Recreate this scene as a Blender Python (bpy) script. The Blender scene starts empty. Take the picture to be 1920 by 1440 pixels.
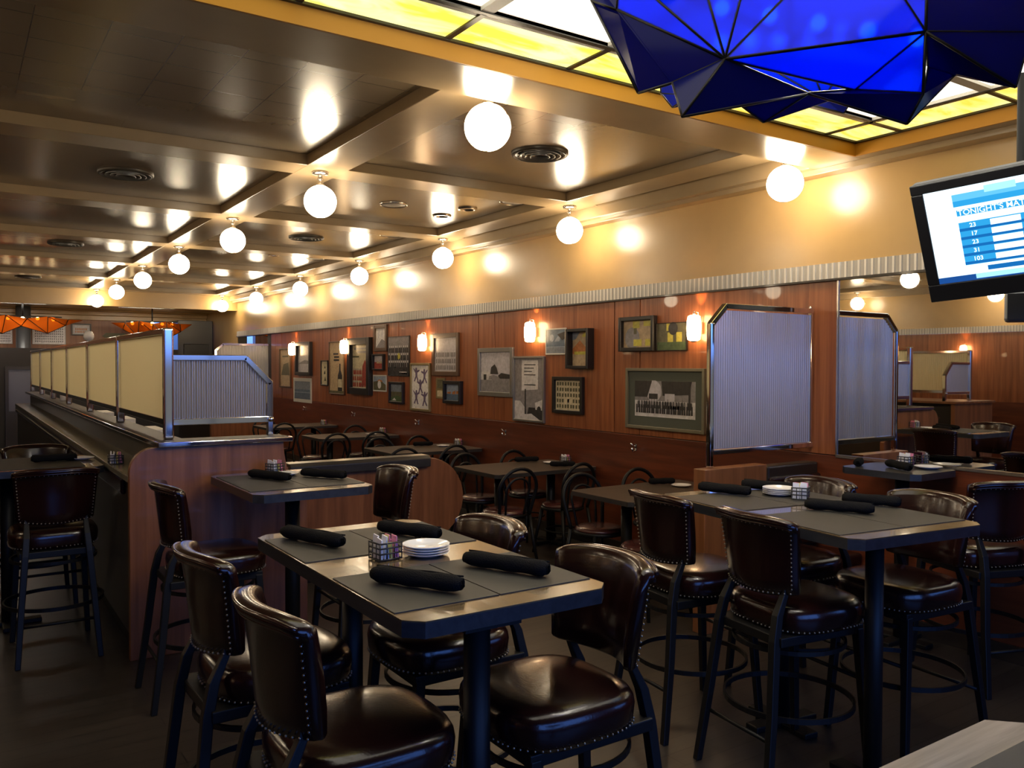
import bpy, bmesh, math, random
from mathutils import Vector, Matrix, Euler
random.seed(7)
S = bpy.context.scene
COL = S.collection
PI = math.pi

# ------------------------------------------------------------------ camera
cam_d = bpy.data.cameras.new('camera')
cam = bpy.data.objects.new('camera', cam_d); COL.objects.link(cam)
cam_d.sensor_width = 36.0
cam_d.lens = 1561.0 / 1920.0 * 36.0
cam_d.clip_start = 0.05; cam_d.clip_end = 100
YAW, PITCH, ROLL = 0.5901, 0.0222, -0.0025
cam.matrix_world = (Matrix.Translation((0, 0, 1.72)) @ Matrix.Rotation(-YAW, 4, 'Z')
                    @ Matrix.Rotation(PI/2 - PITCH, 4, 'X') @ Matrix.Rotation(-ROLL, 4, 'Z'))
S.camera = cam

# ------------------------------------------------------------------ world, daylight, exposure
w = bpy.data.worlds.new('world'); S.world = w; w.use_nodes = True
bg = w.node_tree.nodes['Background']
bg.inputs[1].default_value = 3.8
_n = w.node_tree.nodes; _l = w.node_tree.links      # blue sky above the horizon, dim street below it
_tc = _n.new('ShaderNodeTexCoord'); _sx = _n.new('ShaderNodeSeparateXYZ'); _rp = _n.new('ShaderNodeValToRGB')
_rp.color_ramp.elements[0].position = .0; _rp.color_ramp.elements[0].color = (.035, .034, .032, 1)
_rp.color_ramp.elements[1].position = .06; _rp.color_ramp.elements[1].color = (.12, .30, 1.0, 1)
_l.new(_tc.outputs['Generated'], _sx.inputs[0]); _l.new(_sx.outputs['Z'], _rp.inputs[0]); _l.new(_rp.outputs[0], bg.inputs[0])

def area_light(name, loc, rot, sx, sy, power, color, portal=False):
    d = bpy.data.lights.new(name, 'AREA'); d.shape = 'RECTANGLE'; d.size = sx; d.size_y = sy
    d.energy = power; d.color = color
    o = bpy.data.objects.new(name, d); COL.objects.link(o); o.location = loc; o.rotation_euler = rot
    if portal: d.cycles.is_portal = True
    return o
# daylight comes in through the street windows behind the camera
area_light('window_daylight', (1.4, -2.0, 1.75), (PI/2, 0, 0), 5.4, 2.3, 1.0, (1, 1, 1), portal=True)

S.view_settings.view_transform = 'Standard'
S.view_settings.look = 'None'
S.view_settings.gamma = 1.0
S.view_settings.use_curve_mapping = False
S.view_settings.exposure = 0.25
try:
    S.cycles.use_denoising = True
    S.cycles.max_bounces = 8; S.cycles.diffuse_bounces = 4; S.cycles.glossy_bounces = 4
    S.cycles.transmission_bounces = 6; S.cycles.transparent_max_bounces = 8
    S.cycles.caustics_reflective = False; S.cycles.caustics_refractive = False
    S.cycles.sample_clamp_indirect = 4.0
except Exception: pass

GLOBE_E, SCONCE_E = 30.0, 22.0
SKY_YELLOW, SKY_WHITE = 1.35, 1.9

# ------------------------------------------------------------------ materials
MATS = {}
def new_mat(name):
    m = bpy.data.materials.new(name); m.use_nodes = True
    nt = m.node_tree
    return m, nt, nt.nodes['Principled BSDF']
def pmat(name, col, rough=.5, metal=0, spec=.5, coat=0, coat_rough=.05, noise=0, nscale=8, bump=0, bscale=60, emit=None, estr=0):
    m, nt, b = new_mat(name)
    b.inputs['Base Color'].default_value = (*col, 1)
    b.inputs['Roughness'].default_value = rough
    b.inputs['Metallic'].default_value = metal
    b.inputs['Specular IOR Level'].default_value = spec
    b.inputs['Coat Weight'].default_value = coat
    b.inputs['Coat Roughness'].default_value = coat_rough
    if emit:
        b.inputs['Emission Color'].default_value = (*emit, 1); b.inputs['Emission Strength'].default_value = estr
    if noise or bump:
        tc = nt.nodes.new('ShaderNodeTexCoord')
    if noise:
        n = nt.nodes.new('ShaderNodeTexNoise'); n.inputs['Scale'].default_value = nscale; n.inputs['Detail'].default_value = 5
        r = nt.nodes.new('ShaderNodeValToRGB')
        r.color_ramp.elements[0].position = .3; r.color_ramp.elements[1].position = .7
        r.color_ramp.elements[0].color = (*[c*(1-noise) for c in col], 1)
        r.color_ramp.elements[1].color = (*[min(1, c*(1+noise)) for c in col], 1)
        nt.links.new(tc.outputs['Object'], n.inputs['Vector']); nt.links.new(n.outputs['Fac'], r.inputs[0])
        nt.links.new(r.outputs[0], b.inputs['Base Color'])
    if bump:
        n2 = nt.nodes.new('ShaderNodeTexNoise'); n2.inputs['Scale'].default_value = bscale
        bp = nt.nodes.new('ShaderNodeBump'); bp.inputs['Strength'].default_value = bump; bp.inputs['Distance'].default_value = .01
        nt.links.new(tc.outputs['Object'], n2.inputs['Vector']); nt.links.new(n2.outputs['Fac'], bp.inputs['Height'])
        nt.links.new(bp.outputs[0], b.inputs['Normal'])
    MATS[name] = m
    return m
def wood(name, dark, light, scale, rough=.35, coat=.0, spec=.5, bump=.05):
    """grain: noise stretched by the scale vector, in object space"""
    m, nt, b = new_mat(name)
    tc = nt.nodes.new('ShaderNodeTexCoord'); mp = nt.nodes.new('ShaderNodeMapping')
    mp.inputs['Scale'].default_value = scale
    n = nt.nodes.new('ShaderNodeTexNoise'); n.inputs['Scale'].default_value = 1; n.inputs['Detail'].default_value = 6; n.inputs['Roughness'].default_value = .6
    n.inputs['Distortion'].default_value = .4
    r = nt.nodes.new('ShaderNodeValToRGB')
    r.color_ramp.elements[0].position = .32; r.color_ramp.elements[1].position = .68
    r.color_ramp.elements[0].color = (*dark, 1); r.color_ramp.elements[1].color = (*light, 1)
    nt.links.new(tc.outputs['Object'], mp.inputs[0]); nt.links.new(mp.outputs[0], n.inputs['Vector'])
    nt.links.new(n.outputs['Fac'], r.inputs[0]); nt.links.new(r.outputs[0], b.inputs['Base Color'])
    b.inputs['Roughness'].default_value = rough; b.inputs['Coat Weight'].default_value = coat
    b.inputs['Specular IOR Level'].default_value = spec
    if bump:
        bp = nt.nodes.new('ShaderNodeBump'); bp.inputs['Strength'].default_value = bump; bp.inputs['Distance'].default_value = .004
        nt.links.new(n.outputs['Fac'], bp.inputs['Height']); nt.links.new(bp.outputs[0], b.inputs['Normal'])
    MATS[name] = m
    return m
def emat(name, col, strength, col2=None, nscale=3, stretch=(1, 1, 1)):
    m = bpy.data.materials.new(name); m.use_nodes = True; nt = m.node_tree
    nt.nodes.remove(nt.nodes['Principled BSDF'])
    e = nt.nodes.new('ShaderNodeEmission'); e.inputs[0].default_value = (*col, 1); e.inputs[1].default_value = strength
    nt.links.new(e.outputs[0], nt.nodes['Material Output'].inputs[0])
    if col2:
        tc = nt.nodes.new('ShaderNodeTexCoord'); mp = nt.nodes.new('ShaderNodeMapping'); mp.inputs['Scale'].default_value = stretch
        n = nt.nodes.new('ShaderNodeTexNoise'); n.inputs['Scale'].default_value = nscale; n.inputs['Detail'].default_value = 6; n.inputs['Distortion'].default_value = 1.2
        r = nt.nodes.new('ShaderNodeValToRGB'); r.color_ramp.elements[0].position = .38; r.color_ramp.elements[1].position = .62
        r.color_ramp.elements[0].color = (*col, 1); r.color_ramp.elements[1].color = (*col2, 1)
        nt.links.new(tc.outputs['Object'], mp.inputs[0]); nt.links.new(mp.outputs[0], n.inputs['Vector'])
        nt.links.new(n.outputs['Fac'], r.inputs[0]); nt.links.new(r.outputs[0], e.inputs[0])
    MATS[name] = m
    return m
def glassmix(name, tint, gloss_rough=.15, transp=.0, diff=.3, gl=.12, refr_rough=.3, ior=1.03, rtint=None):
    """thin coloured glass: translucent + diffuse + see-through + gloss"""
    m = bpy.data.materials.new(name); m.use_nodes = True; nt = m.node_tree
    nt.nodes.remove(nt.nodes['Principled BSDF'])
    T = nt.nodes.new('ShaderNodeBsdfTranslucent'); T.inputs[0].default_value = (*tint, 1)
    Dn = nt.nodes.new('ShaderNodeBsdfDiffuse'); Dn.inputs[0].default_value = (*tint, 1)
    mx = nt.nodes.new('ShaderNodeMixShader'); mx.inputs[0].default_value = diff
    nt.links.new(T.outputs[0], mx.inputs[1]); nt.links.new(Dn.outputs[0], mx.inputs[2])
    last = mx
    if transp > 0:
        R = nt.nodes.new('ShaderNodeBsdfRefraction'); R.inputs[0].default_value = (*(rtint or tint), 1)
        R.inputs['IOR'].default_value = ior; R.inputs['Roughness'].default_value = refr_rough
        m2 = nt.nodes.new('ShaderNodeMixShader'); m2.inputs[0].default_value = transp
        nt.links.new(last.outputs[0], m2.inputs[1]); nt.links.new(R.outputs[0], m2.inputs[2]); last = m2
    G = nt.nodes.new('ShaderNodeBsdfGlossy'); G.inputs[0].default_value = (1, 1, 1, 1); G.inputs['Roughness'].default_value = gloss_rough
    lw = nt.nodes.new('ShaderNodeLayerWeight'); lw.inputs[0].default_value = .12
    ad = nt.nodes.new('ShaderNodeMath'); ad.operation = 'MULTIPLY_ADD'; ad.inputs[1].default_value = .10+gl; ad.inputs[2].default_value = .004+gl
    nt.links.new(lw.outputs['Facing'], ad.inputs[0])
    m3 = nt.nodes.new('ShaderNodeMixShader')
    nt.links.new(ad.outputs[0], m3.inputs[0]); nt.links.new(last.outputs[0], m3.inputs[1]); nt.links.new(G.outputs[0], m3.inputs[2])
    nt.links.new(m3.outputs[0], nt.nodes['Material Output'].inputs[0])
    MATS[name] = m
    return m
def tile_mat(name, col, line, sx, sy, rough):
    m, nt, b = new_mat(name)
    tc = nt.nodes.new('ShaderNodeTexCoord'); br = nt.nodes.new('ShaderNodeTexBrick')
    br.offset = 0; br.squash = 1
    br.inputs['Color1'].default_value = (*col, 1); br.inputs['Color2'].default_value = (*[c*.93 for c in col], 1)
    br.inputs['Mortar'].default_value = (*line, 1); br.inputs['Scale'].default_value = 1
    br.inputs['Mortar Size'].default_value = .003; br.inputs['Mortar Smooth'].default_value = .1
    br.inputs['Brick Width'].default_value = sx; br.inputs['Row Height'].default_value = sy
    nt.links.new(tc.outputs['Object'], br.inputs['Vector']); nt.links.new(br.outputs['Color'], b.inputs['Base Color'])
    b.inputs['Roughness'].default_value = rough; b.inputs['Coat Weight'].default_value = .5; b.inputs['Coat Roughness'].default_value = .2
    n = nt.nodes.new('ShaderNodeTexNoise'); n.inputs['Scale'].default_value = 160
    mm = nt.nodes.new('ShaderNodeMath'); mm.operation = 'MULTIPLY_ADD'; mm.inputs[1].default_value = -3.0
    nt.links.new(br.outputs['Fac'], mm.inputs[0]); nt.links.new(n.outputs['Fac'], mm.inputs[2])
    bp = nt.nodes.new('ShaderNodeBump'); bp.inputs['Strength'].default_value = .06; bp.inputs['Distance'].default_value = .004
    nt.links.new(mm.outputs[0], bp.inputs['Height']); nt.links.new(bp.outputs[0], b.inputs['Normal'])
    MATS[name] = m
    return m
def floor_mat(name):
    m, nt, b = new_mat(name)
    tc = nt.nodes.new('ShaderNodeTexCoord'); br = nt.nodes.new('ShaderNodeTexBrick')
    br.offset = .37; br.inputs['Color1'].default_value = (.048, .037, .028, 1); br.inputs['Color2'].default_value = (.034, .026, .020, 1)
    br.inputs['Mortar'].default_value = (.012, .009, .007, 1); br.inputs['Scale'].default_value = 1
    br.inputs['Mortar Size'].default_value = .003; br.inputs['Brick Width'].default_value = 1.3; br.inputs['Row Height'].default_value = .11
    mp = nt.nodes.new('ShaderNodeMapping'); mp.inputs['Scale'].default_value = (3, 40, 1)
    n = nt.nodes.new('ShaderNodeTexNoise'); n.inputs['Detail'].default_value = 4; n.inputs['Scale'].default_value = 1
    mxn = nt.nodes.new('ShaderNodeMixRGB'); mxn.blend_type = 'MULTIPLY'; mxn.inputs[0].default_value = .6
    nt.links.new(tc.outputs['Object'], br.inputs['Vector']); nt.links.new(tc.outputs['Object'], mp.inputs[0])
    nt.links.new(mp.outputs[0], n.inputs['Vector']); nt.links.new(br.outputs['Color'], mxn.inputs[1]); nt.links.new(n.outputs['Fac'], mxn.inputs[2])
    nt.links.new(mxn.outputs[0], b.inputs['Base Color']); b.inputs['Roughness'].default_value = .38
    MATS[name] = m
    return m

floor_mat('floor_boards')
tile_mat('ceiling_tile', (.20, .150, .094), (.06, .042, .026), .305, .305, .25)
pmat('beam_paint', (.33, .235, .128), rough=.28, coat=.6, coat_rough=.17, noise=.06, nscale=5)
pmat('soffit_tan', (.49, .31, .12), rough=.30, coat=.4, coat_rough=.2, noise=.06, nscale=3)
pmat('fascia_orange', (.42, .19, .018), rough=.5)
pmat('shadow_line', (.02, .012, .008), rough=.6)
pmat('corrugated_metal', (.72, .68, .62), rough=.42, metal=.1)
pmat('flute_shade', (.40, .38, .355), rough=.35, metal=.3)  # shade between the flutes, painted as darker grey on recessed flats and slopes
wood('panel_wood', (.20, .056, .018), (.40, .132, .048), (5, 26, 1.1), rough=.30, coat=.25)
wood('wainscot_wood', (.085, .018, .007), (.17, .040, .014), (6, 1.3, 16), rough=.34, coat=.15)
wood('bar_wood', (.15, .052, .018), (.29, .110, .042), (16, 10, 1.0), rough=.34, coat=.2)
wood('far_wood', (.20, .075, .028), (.36, .15, .062), (10, 10, .8), rough=.35)
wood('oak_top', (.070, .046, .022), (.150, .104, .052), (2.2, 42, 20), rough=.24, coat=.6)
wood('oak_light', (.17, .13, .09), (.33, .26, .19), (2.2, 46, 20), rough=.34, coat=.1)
wood('oak_edge', (.014, .015, .018), (.030, .032, .037), (30, 3, 30), rough=.34, coat=.2)
pmat('dark_plaster', (.02, .019, .018), rough=.6)
pmat('ledge_brown', (.030, .018, .011), rough=.55)
pmat('dark_wood', (.022, .016, .012), rough=.35, coat=.2)
pmat('black_iron', (.0045, .0043, .0042), rough=.5, spec=.28)
pmat('counter_top', (.17, .15, .11), rough=.26, noise=.12, nscale=20)
pmat('black_laminate', (.035, .032, .028), rough=.28, noise=.15, nscale=20)
pmat('dining_top', (.075, .058, .042), rough=.30, noise=.15, nscale=14)
pmat('leather', (.0135, .0034, .0027), rough=.22, spec=.40, coat=.25, coat_rough=.12, bump=.05, bscale=150)
pmat('leather_piping', (.026, .007, .005), rough=.22, coat=.4)
pmat('vinyl', (.060, .018, .016), rough=.25, coat=.3)
pmat('nail_brass', (.36, .32, .27), rough=.3, metal=1)
pmat('chrome', (.82, .83, .85), rough=.07, metal=1)
pmat('satin_nickel', (.70, .66, .60), rough=.25, metal=1)
pmat('placemat', (.016, .0145, .012), rough=.55, bump=.2, bscale=900)
pmat('napkin_cloth', (.0085, .008, .008), rough=.95, spec=.1, bump=.4, bscale=260)
pmat('china', (.80, .78, .76), rough=.15, coat=.4)
pmat('wire_black', (.014, .014, .016), rough=.35)
pmat('packet_white', (.80, .78, .78), rough=.6)
pmat('packet_pink', (.72, .25, .38), rough=.6)
pmat('packet_yellow', (.72, .62, .16), rough=.6)
pmat('packet_blue', (.42, .52, .75), rough=.6)
pmat('paper', (.78, .76, .74), rough=.6)
pmat('vent_dark', (.045, .038, .028), rough=.4)
pmat('speaker_white', (.50, .47, .42), rough=.5)
pmat('frame_black', (.014, .011, .010), rough=.3)
pmat('frame_brown', (.10, .052, .026), rough=.35)
pmat('frame_silver', (.33, .32, .30), rough=.3, metal=.8)
pmat('frame_gold', (.30, .235, .11), rough=.35, metal=.5)
pmat('frame_greygold', (.22, .20, .14), rough=.35, metal=.4)
pmat('mat_green', (.080, .088, .068), rough=.7)
pmat('mat_white', (.60, .58, .54), rough=.7)
pmat('bezel', (.005, .005, .006), rough=.4)
pmat('mirror_glass', (.86, .86, .84), rough=.012, metal=1)
pmat('steel_grey', (.18, .19, .20), rough=.35, metal=.6)
pmat('amber_solid', (.55, .16, .02), rough=.3)
pmat('plaque_green', (.14, .135, .06), rough=.4)
pmat('bronze', (.20, .12, .04), rough=.3, metal=.8)
pmat('grey_panel', (.13, .13, .15), rough=.25)
for nm, c in dict(p_light=(.66, .63, .63), p_mid=(.27, .25, .255), p_dark=(.045, .042, .042), p_sky=(.56, .53, .57), p_red=(.35, .07, .05),
                  p_cream=(.66, .57, .38), p_tan=(.52, .39, .24), p_blue=(.12, .17, .24), p_orange=(.55, .22, .08), p_green=(.09, .13, .06),
                  p_yellow=(.62, .55, .10), p_bluegrey=(.22, .25, .30), p_skyblue=(.30, .36, .46), p_olive=(.13, .12, .07), p_white=(.82, .79, .78), p_purple=(.16, .12, .20)).items():
    pmat(nm, c, rough=.25, noise=.18, nscale=30)
emat('globe_glow', (1.0, .82, .57), GLOBE_E)
emat('sconce_glow', (1.0, .66, .34), SCONCE_E)
emat('sky_yellow', (1.0, .80, .07), SKY_YELLOW, (1.0, .93, .42), 2.2, (1, 3, 1))
emat('sky_amber', (1.0, .62, .07), SKY_YELLOW*.9, (1.0, .86, .30), 2.6, (1, 3, 1))
emat('sky_white', (1.0, .93, .78), SKY_WHITE)
pmat('muntin_cream', (.62, .58, .48), rough=.5)
pmat('came_dark', (.035, .032, .026), rough=.4, metal=.3)
emat('downlight_glow', (1.0, .93, .85), 3.0)
emat('cove_glow', (1.0, .93, .80), 7.0)
emat('bulb_glow', (1.0, .93, .80), 280.0)
emat('amber_bulb', (1.0, .72, .34), 16.0)
glassmix('blue_glass', (.012, .055, .95), gloss_rough=.10, transp=.42, diff=.06, gl=.0, refr_rough=.22, ior=1.2, rtint=(.035, .17, 1.0))
glassmix('navy_glass', (.008, .012, .16), gloss_rough=.10, transp=.10, diff=.5, gl=.0)  # blue glass without light behind it, the dimness painted as a darker tint
glassmix('amber_glass', (.46, .085, .006), gloss_rough=.12, transp=.3, diff=.3, gl=.02)
glassmix('ribbed_glass', (.48, .47, .46), gloss_rough=.22, transp=.28, diff=.45, gl=.24, refr_rough=.5)
glassmix('ribbed_cream', (.95, .88, .58), gloss_rough=.35, transp=.0, diff=.42, gl=.02, refr_rough=.5)

# ------------------------------------------------------------------ mesh helpers
class MB:
    def __init__(self): self.v = []; self.f = []; self.mi = []; self.sm = []
    def add(self, verts, faces, mi=0, smooth=False):
        o = len(self.v); self.v += [tuple(p) for p in verts]
        for f in faces:
            self.f.append([o+i for i in f]); self.mi.append(mi); self.sm.append(smooth)
        return self
    def box(self, x0, x1, y0, y1, z0, z1, mi=0):
        v = [(x0,y0,z0),(x1,y0,z0),(x1,y1,z0),(x0,y1,z0),(x0,y0,z1),(x1,y0,z1),(x1,y1,z1),(x0,y1,z1)]
        return self.add(v, [(3,2,1,0),(4,5,6,7),(0,1,5,4),(1,2,6,5),(2,3,7,6),(3,0,4,7)], mi)
    def bar(self, a, b, wx, wy, mi=0, wx2=None, wy2=None):
        """square bar from a to b, axis-aligned section wx by wy (x,y), for near-vertical members"""
        wx2 = wx if wx2 is None else wx2; wy2 = wy if wy2 is None else wy2
        v = [(a[0]+sx*wx/2, a[1]+sy*wy/2, a[2]) for sx, sy in ((-1,-1),(1,-1),(1,1),(-1,1))]
        v += [(b[0]+sx*wx2/2, b[1]+sy*wy2/2, b[2]) for sx, sy in ((-1,-1),(1,-1),(1,1),(-1,1))]
        return self.add(v, [(3,2,1,0),(4,5,6,7),(0,1,5,4),(1,2,6,5),(2,3,7,6),(3,0,4,7)], mi)
    def prism(self, pts, axis, a, b, mi=0):
        """2D outline extruded along axis 'x','y' or 'z' from a to b; pts in the other two coordinates"""
        def mk(p, t):
            return (t, p[0], p[1]) if axis == 'x' else (p[0], t, p[1]) if axis == 'y' else (p[0], p[1], t)
        n = len(pts)
        v = [mk(p, a) for p in pts] + [mk(p, b) for p in pts]
        f = [tuple(range(n-1, -1, -1)), tuple(range(n, 2*n))] + [(i, (i+1) % n, n+(i+1) % n, n+i) for i in range(n)]
        return self.add(v, f, mi)
    def lathe(self, prof, segs=24, cx=0, cy=0, cz=0, mi=0, smooth=True):
        n = len(prof); v = []; f = []
        for k in range(segs):
            a = 2*PI*k/segs
            for r, z in prof: v.append((cx+r*math.cos(a), cy+r*math.sin(a), cz+z))
        for k in range(segs):
            k2 = (k+1) % segs
            for i in range(n-1): f.append((k*n+i, k2*n+i, k2*n+i+1, k*n+i+1))
        return self.add(v, f, mi, smooth)
    def cyl(self, x, y, z0, z1, r, segs=20, mi=0, r2=None):
        r2 = r if r2 is None else r2
        v = [(x+r*math.cos(2*PI*k/segs), y+r*math.sin(2*PI*k/segs), z0) for k in range(segs)]
        v += [(x+r2*math.cos(2*PI*k/segs), y+r2*math.sin(2*PI*k/segs), z1) for k in range(segs)]
        self.add(v, [(k, (k+1) % segs, segs+(k+1) % segs, segs+k) for k in range(segs)], mi, True)
        o = len(self.v)-2*segs
        self.f.append([o+k for k in range(segs-1, -1, -1)]); self.mi.append(mi); self.sm.append(False)
        self.f.append([o+segs+k for k in range(segs)]); self.mi.append(mi); self.sm.append(False)
        return self
    def tube(self, pts, r, segs=8, closed=False, mi=0, ry=None):
        pts = [Vector(p) for p in pts]; n = len(pts); ry = r if ry is None else ry
        rs = r if isinstance(r, (list, tuple)) else [r]*n
        v = []; f = []; N = None
        for i, p in enumerate(pts):
            if closed: t = pts[(i+1) % n] - pts[i-1]
            else: t = pts[min(i+1, n-1)] - pts[max(i-1, 0)]
            t.normalize()
            if N is None:
                N = Vector((0, 0, 1)) if abs(t.z) < .9 else Vector((1, 0, 0))
            N = (N - t*N.dot(t)).normalized(); B = t.cross(N)
            for k in range(segs):
                a = 2*PI*k/segs
                v.append(p + (N*math.cos(a)*rs[i] + B*math.sin(a)*rs[i]))
        for i in range(n if closed else n-1):
            j = (i+1) % n
            for k in range(segs):
                k2 = (k+1) % segs
                f.append((i*segs+k, j*segs+k, j*segs+k2, i*segs+k2))
        self.add(v, f, mi, True)
        if not closed:
            o = len(self.v)-n*segs
            self.f.append([o+k for k in range(segs)]); self.mi.append(mi); self.sm.append(False)
            self.f.append([o+(n-1)*segs+k for k in range(segs-1, -1, -1)]); self.mi.append(mi); self.sm.append(False)
        return self
    def ball(self, c, r, seg=8, ring=5, mi=0):
        v = [(c[0], c[1], c[2]+r)]; f = []
        for i in range(1, ring):
            a = PI*i/ring
            for k in range(seg):
                b = 2*PI*k/seg
                v.append((c[0]+r*math.sin(a)*math.cos(b), c[1]+r*math.sin(a)*math.sin(b), c[2]+r*math.cos(a)))
        v.append((c[0], c[1], c[2]-r)); L = len(v)-1
        for k in range(seg):
            k2 = (k+1) % seg
            f.append((0, 1+k, 1+k2)); f.append((L, L-seg+k2, L-seg+k))
            for i in range(ring-2):
                f.append((1+i*seg+k, 1+(i+1)*seg+k, 1+(i+1)*seg+k2, 1+i*seg+k2))
        return self.add(v, f, mi, True)
    def quad(self, a, b, c, d, mi=0): return self.add([a, b, c, d], [(0, 1, 2, 3)], mi)
    def loft(self, rings, mi=0, caps=True, smooth=True):
        n = len(rings[0]); v = [p for r in rings for p in r]; f = []
        for i in range(len(rings)-1):
            for k in range(n):
                k2 = (k+1) % n
                f.append((i*n+k, i*n+k2, (i+1)*n+k2, (i+1)*n+k))
        if caps:
            f.append(tuple(range(n-1, -1, -1))); f.append(tuple((len(rings)-1)*n+k for k in range(n)))
        return self.add(v, f, mi, smooth)
    def build(self, name, mats, parent=None, bevel=0, loc=None, bseg=2):
        me = bpy.data.meshes.new(name); me.from_pydata(self.v, [], self.f)
        if isinstance(mats, str): mats = [mats]
        for m in mats: me.materials.append(MATS[m])
        me.polygons.foreach_set('material_index', self.mi); me.polygons.foreach_set('use_smooth', self.sm)
        bm = bmesh.new(); bm.from_mesh(me); bmesh.ops.recalc_face_normals(bm, faces=bm.faces); bm.to_mesh(me); bm.free()
        me.update()
        o = bpy.data.objects.new(name, me); COL.objects.link(o)
        if parent: o.parent = parent
        if loc: o.location = loc
        if bevel:
            b = o.modifiers.new('bevel', 'BEVEL'); b.width = bevel; b.segments = bseg; b.limit_method = 'ANGLE'; b.angle_limit = .7
        return o
def tag(o, label, cat, group=None, kind=None):
    o['label'] = label; o['category'] = cat
    if group: o['group'] = group
    if kind: o['kind'] = kind
    return o
def thing(name, label, cat, loc=(0, 0, 0), rz=0, group=None):
    o = bpy.data.objects.new(name, None); COL.objects.link(o); o.empty_display_size = .1
    o.location = loc; o.rotation_euler = (0, 0, rz)
    return tag(o, label, cat, group)
def struct(name, mb, mats, bevel=0):
    o = mb.build(name, mats, bevel=bevel); o['kind'] = 'structure'; return o
def dup(root, loc, rz, label, group=None):
    r = root.copy(); COL.objects.link(r); r.location = loc; r.rotation_euler = (0, 0, rz); r['label'] = label
    if group: r['group'] = group
    for ch in list(root.children):
        c = ch.copy(); COL.objects.link(c); c.parent = r
        for g in list(ch.children):
            d = g.copy(); COL.objects.link(d); d.parent = c
    return r

# ------------------------------------------------------------------ room shell
WX, LX, Y0, Y1 = 5.1, -5.1, -2.0, 21.0
struct('floor', MB().box(LX-.2, WX+.2, Y0-.2, Y1+.2, -.1, 0), 'floor_boards')
# tiled ceiling with an opening for the skylight box
SKX0, SKX1, SKY0, SKY1 = .25, 4.9, 1.1, 3.3
c = MB()
c.box(LX-.2, WX+.2, SKY1+.02, 18.3, 3.268, 3.4); c.box(LX-.2, WX+.2, Y0-.2, SKY0, 3.268, 3.4)
c.box(LX-.2, SKX0, SKY0, SKY1+.02, 3.268, 3.4); c.box(SKX1, WX+.2, SKY0, SKY1+.02, 3.268, 3.4)
c.box(SKX0, SKX1, SKY0, SKY1+.02, 3.34, 3.4)
struct('ceiling', c, 'ceiling_tile')
struct('ceiling_2', MB().box(LX-.2, WX+.2, 18.5, Y1+.2, 2.95, 3.4), 'soffit_tan')
ROWY = [3.717+2.4*i for i in range(7)]
BZ = 3.19
rows_x = [4.732, 2.332, -1.2, -4.75]
for rx in rows_x:
    struct('ceiling_beam', MB().box(rx-.16, rx+.16, 3.5, 18.3, BZ, 3.27), 'beam_paint', bevel=.004)
for y in ROWY:
    struct('ceiling_crossbeam', MB().box(LX, WX, y-.16, y+.16, BZ+.001, 3.27), 'beam_paint', bevel=.004)
# lower soffit around the skylight and along the walls
s = MB()
s.box(LX, WX, SKY1, 3.67, 3.088, 3.27); s.box(SKX1, WX, Y0, SKY1, 3.088, 3.27)
s.box(LX, SKX0, Y0, SKY1, 3.088, 3.27); s.box(SKX0, SKX1, Y0, SKY0, 3.088, 3.27)
struct('ceiling_soffit', s, 'beam_paint', bevel=.004)
struct('trim_1', MB().box(4.93, WX, 3.67, 18.3, 3.088, 3.27).box(4.99, WX, Y0, 18.3, 3.05, 3.09), 'beam_paint', bevel=.004)
struct('trim_2', MB().box(LX, -4.93, 3.67, 18.3, 3.088, 3.27), 'beam_paint')
f = MB()   # orange fascia inside the skylight opening
f.box(SKX0, SKX1, SKY1-.012, SKY1, 3.088, 3.20); f.box(SKX1-.012, SKX1, SKY0, SKY1-.012, 3.088, 3.20)
f.box(SKX0, SKX1, SKY0, SKY0+.012, 3.088, 3.20); f.box(SKX0, SKX0+.012, SKY0, SKY1, 3.088, 3.20)
struct('trim_3', f, 'fascia_orange')
# right wall: wood below, tan bulkhead above, fluted metal band between
TB, TT = 2.33, 2.44
struct('wall_right', MB().box(WX+.012, WX+.2, Y0, Y1, 0, 3.3), 'shadow_line')
struct('bulkhead_right', MB().box(WX, WX+.03, Y0, 18.3, TT-.01, 3.1).box(WX, WX+.03, 18.3, Y1, 0, 3.1), 'soffit_tan')
p = MB(); gro = [3.551, 5.904, 8.318, 10.77, 13.27, 15.708, 16.0]
for a, b in zip(gro[:-1], gro[1:]):
    p.box(WX, WX+.02, a+.008, b-.35 if b-a > 1 else b-.006, 1.10, TB-.012)
    if b-a > 1: p.box(WX-.003, WX+.02, b-.342, b-.008, 1.10, TB-.012)
struct('wall_right_panelling', p, 'panel_wood', bevel=.003)
q = MB(); q.box(WX-.004, WX+.02, Y0, Y1-.5, .10, 1.095)
struct('wall_right_wainscot', q, 'wainscot_wood', bevel=.003)
struct('baseboard_right', MB().box(WX-.02, WX+.02, Y0, 18.3, 0, .10), 'dark_wood')
def fluted(y0, y1, x, sgn, z0, z1, pitch=.05, depth=.005):
    m = MB(); n = int((y1-y0)/pitch); prof = []
    for i in range(n):
        a = y0+i*pitch
        prof += [(x, a), (x, a+pitch*.45), (x+sgn*depth, a+pitch*.58), (x+sgn*depth, a+pitch*.87)]
    prof.append((x, y0+n*pitch))
    k = len(prof)
    v = [(px_, py_, z0) for px_, py_ in prof] + [(px_, py_, z1) for px_, py_ in prof]
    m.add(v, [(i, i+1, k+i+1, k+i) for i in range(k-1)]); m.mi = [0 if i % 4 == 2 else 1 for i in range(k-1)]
    m.box(min(x-sgn*.003, x-sgn*.02), max(x-sgn*.003, x-sgn*.02), y0, y1, z0, z1)
    return m
struct('trim_4', fluted(Y0, 18.3, WX-.012, -1, TB, TT), ['corrugated_metal', 'flute_shade'])
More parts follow.
